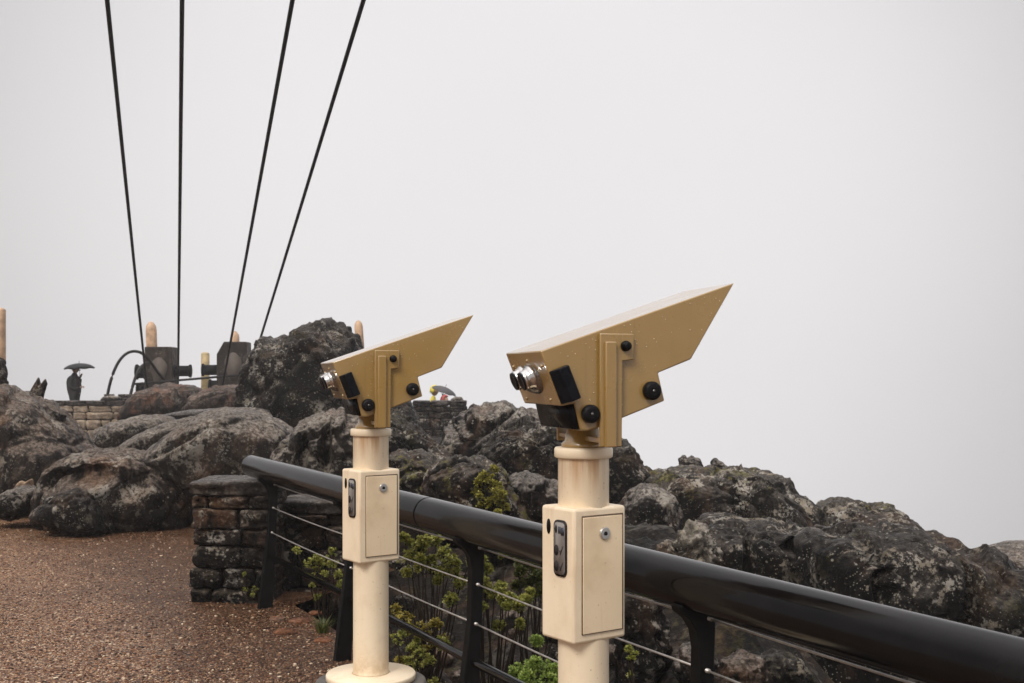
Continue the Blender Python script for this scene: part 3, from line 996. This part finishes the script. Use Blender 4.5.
        obj('grip', bm, M['gloss'], hd, bevel=.003)
        for u, z, r in ((-.046, 1.397, .026), (.140, 1.461, .0265)):
            bm = bmesh.new()
            Mx = Matrix.Translation((u, s * hw, z)) @ Matrix.Rotation(R(90) * s * -1, 4, 'X')
            lathe(bm, [(r * .9, 0), (r, .004), (r, .018), (r * .86, .025), (r * .45, .027), (r * .3, .0265)], 28, Mx)
            bp = obj('bumper', bm, M['black'], hd)
            bm = bmesh.new()
            lathe(bm, [(r * .16, .022), (r * .15, .0272), (r * .1, .0278)], 14, Mx)
            obj('bumper_screw', bm, M['darkchrome'], bp)
    # forked yoke
    bm = bmesh.new()
    box(bm, (.012, 0, 1.3225), (.056, .352, .016))
    yk = obj('yoke', bm, M['tan'], v, bevel=.003)
    for s in (-1, 1):
        bm = bmesh.new()
        pts = [(-.020, 1.304), (.046, 1.304), (.048, 1.545), (.082, 1.549), (.082, 1.622), (-.020, 1.622)]
        prism(bm, pts, s * .174, s * .186)
        obj('fork_arm', bm, M['tan'], yk, bevel=.003)
        bm = bmesh.new()
        box(bm, (.009, s * .1915, 1.451), (.034, .013, .296))
        obj('fork_bar', bm, M['tan'], yk, bevel=.0035)
        bm = bmesh.new()
        Mx = Matrix.Translation((.056, s * .185, 1.587)) @ Matrix.Rotation(R(90) * s * -1, 4, 'X')
        lathe(bm, [(.015, 0), (.015, .008), (.011, .012), (.011, .022), (.007, .025)], 20, Mx)
        obj('pivot_bolt', bm, M['black'], yk)
        bm = bmesh.new()
        cyl(bm, (.03, s * .166, 1.587), (.03, s * .1755, 1.587), .03, n=24)
        obj('pivot_boss', bm, M['tan'], yk)
    # rain beads on the visible cheek
    bm = bmesh.new()
    rnd = random.Random(3)
    pl2 = [(u, z) for u, z in prof]

    def inside(u, z):
        r = False
        for (x1, y1), (x2, y2) in zip(pl2, pl2[1:] + pl2[:1]):
            if (y1 > z) != (y2 > z) and u < (x2 - x1) * (z - y1) / (y2 - y1) + x1:
                r = not r
        return r
    k = 0
    while k < 90:
        u, z = rnd.uniform(-.18, .39), rnd.uniform(1.36, 1.77)
        if not inside(u, z):
            continue
        k += 1
        r = rnd.choice((.0009, .0012, .0015, .002))
        bmesh.ops.create_icosphere(bm, subdivisions=1, radius=r, matrix=Matrix.Translation((u, -hw - r * .2, z)) @ Matrix.Diagonal((1, .6, 1.2, 1)))
    tag(obj('rain_bead', bm, M['drop'], hd), kind='stuff')
    return v


vw = viewer()
vw['label'] = 'large cream and tan coin viewer nearest the camera, overlapping the handrail'
v2 = copy_tree(vw)
v2['label'] = 'smaller looking cream coin viewer farther left with its round base plate in view'
v2.location = (-.600, 4.89, -.012)
v2.rotation_euler.z = R(18)

# ------------------------------------------------------------------ cableway anchor
cab_dir = Vector((-335 / F, 1, -263 / F))
for i, (p0, Y, lab) in enumerate((((146.5, 385), 31, 'leftmost of the four dark cables rising from the concrete blocks'), ((178, 382), 31, 'almost vertical dark cable beside the left concrete block'),
                                  ((222.5, 386), 29.6, 'dark cable crossing the face of the right concrete block'), ((246, 384), 29.6, 'rightmost cable, passing the edge of the tallest craggy boulder'))):
    a = at(*p0, Y) + cab_dir * 1.2
    # aim the cable so that it climbs over the viewers' terrace
    top = [(108, 0), (182, 0), (291, 0), (361, 0)][i]
    b = at(*top, 31 / 2.35)
    d = (b - a).normalized()
    e = b + d * 24
    pts = [a + (e - a) * k / 30 - Vector((0, 0, .10 * math.sin(math.pi * k / 30))) for k in range(31)]
    bm = bmesh.new()
    tube(bm, pts, .027, 10)
    o = obj('cable', bm, M['cable'])
    recenter(o, a)
    tag(o, lab, 'cable', 'cables rising into the fog')


def anchor(label, xs, ytop, chamfer, Y, drums):
    c = at((xs[0] + xs[1]) / 2, HZ, Y)
    t = thing('anchor_block', label, 'block', (c.x, Y, 0), R(4))
    k = Y / F
    w = (xs[1] - xs[0]) * k
    h = H - (ytop - HZ) * k
    bm = bmesh.new()
    if chamfer:
        pts = [(-w / 2, 0), (w / 2, 0), (w / 2 - .04, h), (-w / 2 + .2, h), (-w / 2, h - .36)]
    else:
        pts = [(-w / 2, 0), (w / 2 + .05, 0), (w / 2 - .03, h), (-w / 2 + .02, h)]
    prism(bm, pts, -.35, .45)
    bl = obj('block', bm, M['concrete'], t, bevel=.03)
    for (x0, x1, y, r) in drums:
        bm = bmesh.new()
        ax, bx = (x0 - (xs[0] + xs[1]) / 2) * k, (x1 - (xs[0] + xs[1]) / 2) * k
        z = H - (y - HZ) * k
        for q0, q1, rr in ((ax, ax + .05, r * 1.1), (ax + .05, bx - .05, r * .9), (bx - .05, bx, r * 1.1)):
            cyl(bm, (q0, -.05, z), (q1, -.05, z), rr, n=22)
        obj('drum', bm, M['iron'] if r < .25 else M['concrete'], t)
    # rendered patch on the face
    bm = bmesh.new()
    pr = [(.02 + .22 * math.cos(a) * (1 + .2 * math.sin(3 * a)), h - .72 + .42 * math.sin(a)) for a in [i * math.pi / 12 for i in range(24)]]
    prism(bm, pr, -.358, -.345)
    obj('patch', bm, M['patch'], t)
    return t


M['patch'] = plain('cement_patch', (.078, .060, .047), .7, 0, .25, 4, .3)
anchor('weathered concrete block with flat top and drums on both sides, left of the pair', (147, 175), 347, False, 33, ((137, 147, 372, .2), (174, 191, 371, .17), (138, 147, 389, .16)))
anchor('weathered concrete block with a cut-off corner, right of the pair', (219, 250), 342, True, 33, ((203, 220, 370, .165), (210, 222, 386, .18)))
bm = bmesh.new()
a, b = at(135, 384, 32), at(246, 374.5, 31.6)
tube(bm, [a, a.lerp(b, .5), b], .033, 10)
o = obj('pipe', bm, M['hose'])
recenter(o, a)
tag(o, 'thin dark horizontal pipe joining the two concrete blocks', 'pipe')
for lab, pts in (('tall arched black hose climbing from the wall over to the left concrete block', (bez(at(107, 398, 31), at(112, 368, 31), at(122, 349, 31), at(137, 351.5, 31.2)) + bez(at(137, 351.5, 31.2), at(147, 353, 31.4), at(152, 366, 31.8), at(163, 379, 32.5))[1:])),
                 ('shorter black hose curving up beside the left concrete block', bez(at(130, 397, 31), at(134, 380, 31), at(138, 364, 31.4), at(148, 363, 32.5)))):
    bm = bmesh.new()
    tube(bm, pts, .04, 10)
    o = obj('hose', bm, M['hose'])
    recenter(o, pts[0])
    tag(o, lab, 'hose')
for lab, x0, x1 in (('small slotted block at the foot of the tall arched hose', 104, 113), ('wider slotted block at the foot of the shorter hose', 118, 135)):
    Y = 30.4
    bm = bmesh.new()
    a, b = at(x0, 398, Y), at(x1, 393, Y)
    n = max(3, int((x1 - x0) / 3))
    box(bm, ((a.x + b.x) / 2, Y + .05, .87 + .04), (b.x - a.x, .25, .09))
    for k in range(n):
        box(bm, (a.x + (k + .5) * (b.x - a.x) / n, Y + .05, .90 + .08), ((b.x - a.x) / n * .55, .22, .13))
    o = obj('slotted_block', bm, M['capstone'])
    recenter(o, ((a.x + b.x) / 2, Y, .87))
    tag(o, lab, 'block')


def wpost(label, x0, x1, ytop, Y, mat, tilt=0., pt=True):
    a, b = at(x0, ytop, Y), at(x1, ytop, Y)
    w = b.x - a.x
    h = a.z
    bm = bmesh.new()
    cap = w * .8 if pt else w * .25
    lathe(bm, [(w * .5, -.1), (w * .5, h - cap), (w * .44, h - cap * .5), (w * .24, h - cap * .12), (w * .08, h)], 12)
    o = obj('wooden_post', bm, mat, None, (a.x + w / 2, Y, 0))
    o.rotation_euler = (0, tilt, 0)
    return tag(o, label, 'post', 'pale wooden posts around the cable anchor')


wpost('round-topped wooden post behind the left concrete block', 149, 160, 321.5, 35.5, M['postwood'], R(-2))
wpost('round-topped wooden post behind the right concrete block', 230, 239.5, 331, 35.5, M['postwood'])
wpost('yellow wooden post between the two concrete blocks', 201, 209.5, 352, 34.5, M['postwood2'], 0, False)
wpost('pinkish wooden post peeking over the tallest craggy boulder', 362.5, 371, 320, 26, M['postwood'], R(-4))
wpost('thick orange wooden post at the left edge of the photo', -6.5, 5.5, 307.5, 19, M['postwood'], 0, False)
B('rough brown stone at the foot of the left edge post', [(-12, 400), (-8, 372), (-2, 358), (3, 360), (6, 372), (6, 386), (9, 400), (0, 410)], 18.3, M['rock_brown'], depth=.16, amp=.07, sub=5, name='rock', cat='rock')


# ------------------------------------------------------------------ people
def skin_body(name, joints, edges, mat, parent, root=0):
    me = bpy.data.meshes.new(name)
    me.from_pydata([j[0] for j in joints], edges, [])
    o = link(bpy.data.objects.new(name, me), parent)
    sk = o.modifiers.new('skin', 'SKIN')
    sk.use_smooth_shade = True
    for i, j in enumerate(joints):
        r = j[1] if isinstance(j[1], tuple) else (j[1], j[1])
        me.skin_vertices[0].data[i].radius = r
        me.skin_vertices[0].data[i].use_root = i == root
    sb = o.modifiers.new('subsurf', 'SUBSURF')
    sb.levels = sb.render_levels = 2
    me.materials.append(mat)
    return o


M['skinc'] = plain('skin', (.36, .22, .15), .5)
M['darkcloth'] = plain('dark_cloth', (.026, .025, .026), .8)
M['trouser'] = plain('dark_trousers', (.020, .020, .023), .85)
M['hair'] = plain('dark_hair', (.02, .014, .010), .6)
M['yellow'] = plain('yellow_raincoat', (.62, .50, .06), .5)
M['red'] = plain('red_jacket', (.36, .055, .05), .6)
M['umb'] = plain('umbrella_cloth', (.010, .013, .013), .35)
M['umb2'] = plain('umbrella_cloth_grey', (.045, .04, .042), .5)
M['belt'] = plain('belt', (.25, .22, .2), .5)


def head(parent, c, r, facing, mat_hair=None, hood=None):
    """skull with brow, nose, mouth, chin and ears; facing is a unit vector in plan"""
    f = Vector(facing).normalized()
    s = Vector((-f.y, f.x, 0))
    Mx = Matrix(((f.x, s.x, 0, c[0]), (f.y, s.y, 0, c[1]), (0, 0, 1, c[2]), (0, 0, 0, 1)))
    bm = bmesh.new()
    bmesh.ops.create_icosphere(bm, subdivisions=4, radius=1)
    for v in bm.verts:
        p = v.co
        x, y, z = p.x * .92 * r, p.y * .72 * r, p.z * 1.12 * r
        if z < 0:
            y *= 1 + .25 * z / r
            if x > 0:
                x *= 1 + .06 * z / r
        g = math.exp(-((p.y / .16) ** 2 + ((p.z + .12) / .22) ** 2)) if p.x > 0 else 0
        x += .22 * r * g                                       # nose
        for sy in (-.33, .33):
            if p.x > 0:
                x -= .07 * r * math.exp(-(((p.y - sy) / .15) ** 2 + ((p.z - .1) / .1) ** 2))     # eye sockets
        if p.x > 0:
            x -= .04 * r * math.exp(-((p.y / .3) ** 2 + ((p.z + .45) / .05) ** 2))               # mouth line
        e = math.exp(-(((abs(p.y) - .98) / .2) ** 2 + ((p.z) / .2) ** 2 + ((p.x) / .15) ** 2))
        y += math.copysign(.18 * r * e, p.y)                    # ears
        v.co = (x, y, z)
    bmesh.ops.transform(bm, matrix=Mx, verts=bm.verts)
    h = obj('head', bm, M['skinc'], parent)
    bm = bmesh.new()
    bmesh.ops.create_icosphere(bm, subdivisions=3, radius=1)
    kill = [v for v in bm.verts if (v.co.x > .35 and v.co.z < .55) or v.co.z < -.5]
    bmesh.ops.delete(bm, geom=kill, context='VERTS')
    k = 1.3 if hood else 1.08
    for v in bm.verts:
        v.co = (v.co.x * r * .95 * k, v.co.y * r * .76 * k, v.co.z * r * 1.13 * k + .01)
    bmesh.ops.transform(bm, matrix=Mx, verts=bm.verts)
    o = obj('hood' if hood else 'hair', bm, hood or mat_hair, parent)
    so = o.modifiers.new('solid', 'SOLIDIFY')
    so.thickness = .012
    return h


def hand(parent, wrist, d, up, mat):
    """palm with four curled fingers and a thumb"""
    d, up = Vector(d).normalized(), Vector(up).normalized()
    s = d.cross(up).normalized()
    w = Vector(wrist)
    J = [(w, .024), (w + d * .05, (.036, .018)), (w + d * .085, (.036, .016))]
    E = [(0, 1), (1, 2)]
    for i, (o, L) in enumerate(((-.028, .062), (-.009, .074), (.010, .07), (.028, .054))):
        b = w + d * .088 + s * o
        n = len(J)
        J += [(b, .009), (b + d * L * .45 - up * .012, .0085), (b + d * L * .6 - up * .038, .008), (b + d * L * .3 - up * .05, .007)]
        E += [(2, n), (n, n + 1), (n + 1, n + 2), (n + 2, n + 3)]
    n = len(J)
    J += [(w + d * .035 - s * .036, .011), (w + d * .07 - s * .05 - up * .02, .009), (w + d * .09 - s * .035 - up * .04, .008)]
    E += [(1, n), (n, n + 1), (n + 1, n + 2)]
    return skin_body('hand', J, E, mat, parent)


def umbrella(label, loc, r, tip, mat, shaft=.8):
    """open umbrella: ribbed canopy above a shaft; loc is the hand, tip the axis direction"""
    t = thing('umbrella', label, 'umbrella', loc)
    ax = Vector(tip).normalized()
    q = ax.to_track_quat('Z', 'Y').to_matrix().to_4x4()
    bm = bmesh.new()
    n, m = 32, 8
    top = bm.verts.new((0, 0, shaft))
    prev = None
    for k in range(1, m + 1):
        f = k / m
        ring = []
        for i in range(n):
            a = 2 * math.pi * i / n
            rib = .5 + .5 * math.cos(a * 8)
            rr = r * math.sin(f * 1.2) / math.sin(1.2) * (1 - .035 * (1 - rib) * f)
            z = shaft - r * .38 * (1 - math.cos(f * 1.2)) / (1 - math.cos(1.2)) + .02 * (1 - rib) * f * f
            ring.append(bm.verts.new((rr * math.cos(a), rr * math.sin(a), z)))
        for i in range(n):
            if prev:
                bm.faces.new((prev[i], prev[(i + 1) % n], ring[(i + 1) % n], ring[i]))
            else:
                bm.faces.new((top, ring[(i + 1) % n], ring[i]))
        prev = ring
    bmesh.ops.transform(bm, matrix=q, verts=bm.verts)
    o = obj('canopy', bm, mat, t)
    so = o.modifiers.new('solid', 'SOLIDIFY')
    so.thickness = .004
    bm = bmesh.new()
    cyl(bm, q @ Vector((0, 0, -.12)), q @ Vector((0, 0, shaft + .07)), .006, n=8)
    obj('shaft', bm, M['iron'], t)
    bm = bmesh.new()
    cyl(bm, q @ Vector((0, 0, -.14)), q @ Vector((0, 0, -.02)), .014, n=10)
    obj('handle', bm, M['black'], t)
    bm = bmesh.new()
    for i in range(8):
        a = 2 * math.pi * i / 8
        cyl(bm, q @ Vector((0, 0, shaft - .22)), q @ Vector((r * .6 * math.cos(a), r * .6 * math.sin(a), shaft - r * .17)), .003, n=5)
    obj('stretcher', bm, M['iron'], t)
    return t


# standing person, seen side-on behind the pale wall
PY = 32.3
px0 = at(74.5, HZ, PY).x
GB = .06
st = thing('person', 'person in a dark jacket standing behind the pale block wall under an umbrella', 'person', (px0, PY, GB))
Jb = [((0, 0, .93), (.17, .165)), ((-.01, 0, 1.10), (.17, .17)), ((-.015, 0, 1.28), (.18, .18)), ((-.01, 0, 1.42), (.14, .14)), ((.0, 0, 1.50), .06), ((.01, 0, 1.58), .052),
      ((-.005, -.17, 1.42), .062), ((-.05, -.22, 1.17), .052), ((.09, -.17, 1.08), .042), ((.17, -.10, 1.14), .034),
      ((-.005, .17, 1.42), .062), ((-.02, .2, 1.18), .052), ((.10, .12, 1.25), .042), ((.15, .06, 1.40), .034),
      ((0, -.09, .86), .095), ((.02, -.1, .48), .065), ((-.02, -.1, .09), .045), ((.13, -.11, .045), .038),
      ((0, .09, .86), .095), ((.01, .1, .48), .065), ((-.03, .1, .09), .045), ((.12, .11, .045), .038)]
Eb = [(0, 1), (1, 2), (2, 3), (3, 4), (4, 5), (3, 6), (6, 7), (7, 8), (8, 9), (3, 10), (10, 11), (11, 12), (12, 13), (0, 14), (14, 15), (15, 16), (16, 17), (0, 18), (18, 19), (19, 20), (20, 21)]
Jb = [(p, tuple(1.22 * q for q in r) if isinstance(r, tuple) else r * 1.22) for p, r in Jb]
skin_body('body', Jb, Eb, M['darkcloth'], st)
head(st, (.03, 0, 1.665), .105, (1, 0, 0), M['hair'])
hand(st, (.18, -.095, 1.145), (.6, .5, .3), (0, 0, 1), M['skinc'])
hand(st, (.155, .055, 1.415), (.1, -.4, .8), (-1, 0, .2), M['skinc'])
bm = bmesh.new()
lathe(bm, [(.155, .96), (.158, .965), (.158, 1.0), (.155, 1.005)], 28, Matrix.Diagonal((1, .82, 1, 1)))
obj('belt', bm, M['belt'], st)
umbrella('dark wet umbrella held over the person in the dark jacket', (px0 + .15, PY, GB + 1.46), .43, (-.05, 0, 1), M['umb'], .37)

# two people sitting low behind the far parapet
SY = 29.3
sx = at(433, HZ, SY).x
sz = H - (397 - HZ) / F * SY


def sitter(label, x, y, zh, cloth, facing, leanx):
    t = thing('person', label, 'person', (x, y, 0.02))
    zs = zh - .78                                   # seat height below the head
    J = [((0, 0, zs + .1), (.16, .13)), ((leanx * .3, 0, zs + .28), (.15, .12)), ((leanx * .6, 0, zs + .48), (.15, .11)), ((leanx * .8, 0, zs + .57), .07), ((leanx, 0, zs + .65), .055),
         ((leanx * .6 - .02, -.18, zs + .48), .06), ((leanx * .5 + .1, -.2, zs + .26), .05), ((leanx * .5 + .26, -.1, zs + .32), .04),
         ((leanx * .6, .18, zs + .48), .06), ((leanx * .5 + .06, .2, zs + .26), .05), ((leanx * .5 + .24, .1, zs + .3), .04),
         ((.08, -.1, zs + .06), .09), ((.42, -.12, zs + .08), .065), ((.44, -.12, .08), .045), ((.56, -.12, .045), .038),
         ((.08, .1, zs + .06), .09), ((.42, .12, zs + .08), .065), ((.44, .12, .08), .045), ((.56, .12, .045), .038)]
    E_ = [(0, 1), (1, 2), (2, 3), (3, 4), (2, 5), (5, 6), (6, 7), (2, 8), (8, 9), (9, 10), (0, 11), (11, 12), (12, 13), (13, 14), (0, 15), (15, 16), (16, 17), (17, 18)]
    skin_body('body', J, E_, cloth, t)
    head(t, (leanx + .02, 0, zs + .76), .105, facing, None, cloth)
    hand(t, (leanx * .5 + .27, -.1, zs + .33), (1, .3, .1), (0, 0, 1), M['skinc'])
    hand(t, (leanx * .5 + .25, .1, zs + .31), (1, -.3, .1), (0, 0, 1), M['skinc'])
    bm = bmesh.new()
    stone(bm, (-.05, 0, (zs - .02) / 2), (.5, .5, zs))
    o = obj('rock', bm, M['rock_grey'], None, (x, y, 0.0))
    tag(o, 'stone seat under the ' + label.split(' hunched')[0], 'rock')
    return t


sitter('person in a yellow raincoat hunched behind the far stone parapet', sx - .06, SY, H - (392 - HZ) / F * SY + .02, M['yellow'], (1, -.3, 0), .08)
sitter('person in a red jacket hunched low behind the far stone parapet', at(441, HZ, SY).x, SY + .5, H - (402 - HZ) / F * SY + .02, M['red'], (1, -.4, 0), .05)
umbrella('dark umbrella tilted over the person in the yellow raincoat', at(441, 399, SY - .35), .33, (.38, -.1, 1), M['umb2'], .32)

# ------------------------------------------------------------------ plants
def leaf(vs, fs, c, d, L, w, curl=.3):
    d = d.normalized()
    s = d.cross(Vector((random.uniform(-1, 1), random.uniform(-1, 1), 1.3)))
    if s.length < 1e-3:
        s = Vector((1, 0, 0))
    s.normalize()
    u = s.cross(d)
    b = len(vs)
    vs += [c, c + d * L * .5 + s * w, c + d * L - u * curl * L * .4, c + d * L * .5 - s * w, c + d * L * .5 - u * w * .35]
    fs += [(b, b + 1, b + 4), (b + 1, b + 2, b + 4), (b + 2, b + 3, b + 4), (b + 3, b, b + 4)]


def plant(label, cat, clusters, lm, foot, L=.019, w=.0058, n=11, rose=38, name='shrub'):
    """rosette shrub: each cluster (centre, radius) holds many leaf rosettes on twigs from the foot"""
    foot = Vector(foot)
    extra = []
    for c, r in clusters:
        for k in range(2):
            extra.append((c + Vector((random.gauss(0, 1), random.gauss(0, 1), random.gauss(-1.1, 1.))) * r * 1.9, r * random.uniform(.4, .8)))
    clusters = list(clusters) + extra
    t = thing(name, label, cat, foot)
    vs, fs = [], []
    bm = bmesh.new()
    for c, r in clusters:
        c = Vector(c) - foot
        mid = c * .5 + Vector((random.uniform(-.05, .05), random.uniform(-.05, .05), -.03))
        tube(bm, bez((random.uniform(-.03, .03), random.uniform(-.03, .03), -.02), mid * .6, mid, c, 6), [.006, .006, .005, .005, .004, .003, .002], 5)
        for k in range(rose):
            o = Vector((random.gauss(0, 1), random.gauss(0, 1), random.gauss(0, .8)))
            o = o.normalized() * r * random.random() ** .5
            p = c + o
            ax = (o.normalized() + Vector((0, 0, .9))).normalized()
            tube(bm, [c + o * .2, p], .0016, 4)
            for j in range(n):
                d = ax * random.uniform(.25, 1.) + Vector((random.gauss(0, 1), random.gauss(0, 1), random.gauss(0, .7))) * .55
                leaf(vs, fs, p, d, L * random.uniform(.7, 1.25), w * random.uniform(.8, 1.2))
    me = bpy.data.meshes.new('foliage')
    me.from_pydata(vs, [], fs)
    me.materials.append(lm)
    link(bpy.data.objects.new('foliage', me), t)
    obj('stem', bm, M['stem'], t)
    return t


def near(px, py, r, Y):
    return (at(px, py, Y), r / F * Y)


def foot(px, py, Y):
    p = at(px, py, Y)
    return (p.x, p.y, tz(p.x, p.y))


plant('yellow-green rosette shrub left of the third post, under the handrail', 'shrub',
      [near(420, 549, 9, 5.9), near(410, 556, 6, 5.9), near(436, 540, 6, 5.95), near(444, 553, 7, 5.85), near(452, 562, 8, 5.8), near(455, 572, 6, 5.8), near(430, 560, 6, 5.9), near(404, 538, 5, 6)], M['leaf'], foot(428, 610, 5.9))
plant('sprawling yellow-green shrub between the third post and the large viewer', 'shrub',
      [near(480, 560, 7, 5.7), near(486, 569, 5, 5.7), near(484, 583, 7, 5.6), near(495, 593, 7, 5.6), near(510, 599, 6, 5.5), near(519, 606, 6, 5.45), near(525, 600, 5, 5.5), near(474, 580, 5, 5.6)], M['leaf'], foot(492, 645, 5.7))
plant('dull olive shrub behind the sprawling one, beside the large viewer', 'shrub',
      [near(520, 561, 7, 6.2), near(531, 566, 8, 6.2), near(538, 577, 8, 6.15), near(528, 582, 6, 6.2), near(541, 590, 6, 6.1)], M['grass'], foot(530, 620, 6.2))
plant('small yellowing plant low beside the base of the smaller viewer', 'plant',
      [near(402, 618, 7, 5.7), near(412, 627, 7, 5.6), near(424, 629, 7, 5.55), near(434, 622, 5, 5.6), near(396, 610, 5, 5.75)], M['leafy'], foot(414, 655, 5.6), rose=14, name='plant')
plant('green plant at ground level right of the round base plate', 'plant',
      [near(398, 638, 7, 5.5), near(420, 654, 8, 5.4), near(428, 662, 7, 5.35), near(412, 648, 5, 5.4), near(442, 640, 4, 5.5)], M['leaf'], foot(416, 680, 5.4), rose=16, name='plant')
plant('bright green cushion plant at the bottom edge left of the large viewer', 'plant',
      [near(520, 676, 10, 5.0), near(534, 670, 11, 5.0), near(548, 672, 11, 4.95), near(560, 677, 9, 4.9), near(540, 680, 12, 4.9), near(526, 684, 10, 4.9)], M['leafg'], foot(538, 690, 5.0), L=.016, w=.004, n=14, rose=60, name='plant')
plant('pale green sprig against the low wall behind the first post', 'plant',
      [near(311, 563, 6, 7.3), near(320, 567, 6, 7.3), near(332, 564, 5, 7.2), near(318, 558, 4, 7.3), near(339, 574, 4, 7.1)], M['leaf'], foot(322, 596, 7.3), rose=14, name='plant')
plant('mossy green plant growing on the grey boulder above the handrail', 'plant',
      [near(484, 476, 5, 8.26), near(490, 480, 6, 8.25), near(496, 486, 6, 8.25), near(500, 494, 6, 8.25), near(494, 500, 7, 8.22), near(484, 503, 6, 8.2), near(478, 482, 4, 8.25), near(502, 504, 5, 8.25)], M['mossl'],
      at(490, 490, 8.32), L=.02, w=.007, n=8, rose=26, name='plant')
plant('tiny green sprig on the bank just right of the large viewer column', 'plant',
      [near(629, 648, 2.5, 5.2), near(634, 654, 2.5, 5.2)], M['leaf'], foot(632, 668, 5.2), rose=6, name='plant')
plant('tiny moss tuft in a joint of the dark stone pier', 'plant', [near(246, 589, 3.5, 7.61), near(254, 590, 3.5, 7.61)], M['leaf'], at(250, 591, 7.64), L=.012, w=.004, rose=16, name='plant')


def grass_tuft(label, px, py, Y, n, h):
    p = at(px, py, Y)
    z0 = 0. if nt(p.x, p.y)[0] < .2 else tz(p.x, p.y)
    vs, fs = [], []
    for k in range(n):
        a = random.uniform(0, 6.28)
        o = Vector((math.cos(a), math.sin(a), 0))
        b = o * random.uniform(0, .035)
        L = h * random.uniform(.5, 1.1)
        sp = random.uniform(.2, .9)
        s = Vector((-o.y, o.x, 0)) * .0022
        q = len(vs)
        p1, p2 = b + o * L * sp * .3 + Vector((0, 0, L * .6)), b + o * L * sp + Vector((0, 0, L * .95))
        vs += [b - s, b + s, p1 + s, p1 - s, p2]
        fs += [(q, q + 1, q + 2, q + 3), (q + 3, q + 2, q + 4)]
    me = bpy.data.meshes.new('grass_tuft')
    me.from_pydata(vs, [], fs)
    me.materials.append(M['grass'])
    o = link(bpy.data.objects.new('grass_tuft', me))
    o.location = (p.x, p.y, z0 - .01)
    tag(o, label, 'grass')


grass_tuft('green grass tuft at the gravel edge beside the second post', 323, 622, 6.75, 170, .10)
grass_tuft('short grass tuft at the foot of the dark stone pier wall', 310, 605, 7.3, 120, .09)

# ------------------------------------------------------------------ air, sky, light
bm = bmesh.new()
box(bm, (0, 20, -12), (150, 150, 60))
g = G('fog_air')
g.t.nodes.remove(g.b)
pv = g.n('ShaderNodeVolumePrincipled', {'Color': (.95, .935, .94), 'Density': .0015, 'Anisotropy': .2})
g.t.links.new(pv.outputs[0], g.t.nodes['Material Output'].inputs['Volume'])
hz = tag(obj('haze', bm, g.m, smooth=False), kind='stuff')

W = bpy.data.worlds.new('World')
S.world = W
W.use_nodes = True
nt_ = W.node_tree
for nd in list(nt_.nodes):
    nt_.nodes.remove(nd)
wg = G.__new__(G)
wg.t = nt_
EL, AZ = R(44), R(208)       # sun height, compass bearing (clockwise from +Y)
sky = wg.n('ShaderNodeTexSky', sky_type='NISHITA', sun_disc=False, sun_elevation=EL, sun_rotation=AZ, air_density=2., dust_density=6.)
hsv = wg.n('ShaderNodeHueSaturation', {'Saturation': .25, 'Value': 1., 'Color': sky.outputs[0]})
gen = wg.n('ShaderNodeTexCoord').outputs['Generated']
dot = wg.n('ShaderNodeVectorMath', operation='DOT_PRODUCT')
wg.put(dot.inputs[0], gen)
dot.inputs[1].default_value = Vector((.0, .99, .13)).normalized()
glow = wg.rng(dot.outputs['Value'], .86, .988)
z = wg.n('ShaderNodeSeparateXYZ', {0: gen}).outputs[2]
zen = wg.rng(z, .38, .95)
cl = wg.noise(gen, 2.2, 4, .5)
ahead = wg.rng(dot.outputs['Value'], .45, .88)
down = wg.rng(z, -.16, -.5)
lvl = wg.math('ADD', wg.math('MULTIPLY', ahead, .5), 3.25)
lvl = wg.math('ADD', lvl, wg.math('MULTIPLY', glow, 2.0))
lvl = wg.math('ADD', lvl, wg.math('MULTIPLY', zen, 8.5))
lvl = wg.math('SUBTRACT', lvl, wg.math('MULTIPLY', down, 1.8))
lvl = wg.math('ADD', lvl, wg.math('MULTIPLY', wg.math('SUBTRACT', cl, .5), .5))
fogc = wg.mix(1., (1., .974, .986), wg.n('ShaderNodeCombineColor', {0: lvl, 1: lvl, 2: lvl}).outputs[0], 'MULTIPLY')
col = wg.mix(.93, hsv.outputs[0], fogc)
bg = wg.n('ShaderNodeBackground', {'Color': col, 'Strength': .1})
wo = wg.n('ShaderNodeOutputWorld')
nt_.links.new(bg.outputs[0], wo.inputs[0])

sl = bpy.data.lights.new('sun', 'SUN')
sl.energy = 1.5
sl.angle = R(20)
sl.color = (1., .96, .9)
so = link(bpy.data.objects.new('sun', sl))
dirv = Vector((math.sin(AZ) * math.cos(EL), math.cos(AZ) * math.cos(EL), math.sin(EL)))
so.rotation_euler = dirv.to_track_quat('Z', 'Y').to_euler()
so.location = dirv * 30

cam = bpy.data.cameras.new('camera')
co = link(bpy.data.objects.new('camera', cam))
co.location = (0, 0, H)
co.rotation_euler = (R(90), 0, 0)
cam.sensor_width = 36
cam.lens = F / 1024 * 36
cam.shift_y = (HZ - 341.5) / 1024
cam.clip_end = 2000
cam.dof.use_dof = True
cam.dof.focus_distance = 4.6
cam.dof.aperture_fstop = 10
S.camera = co

S.render.engine = 'CYCLES'
S.cycles.use_denoising = True
S.cycles.max_bounces = 6
S.cycles.volume_bounces = 1
S.view_settings.view_transform = 'Standard'
S.view_settings.look = 'None'
S.view_settings.exposure = .62
S.view_settings.gamma = 1
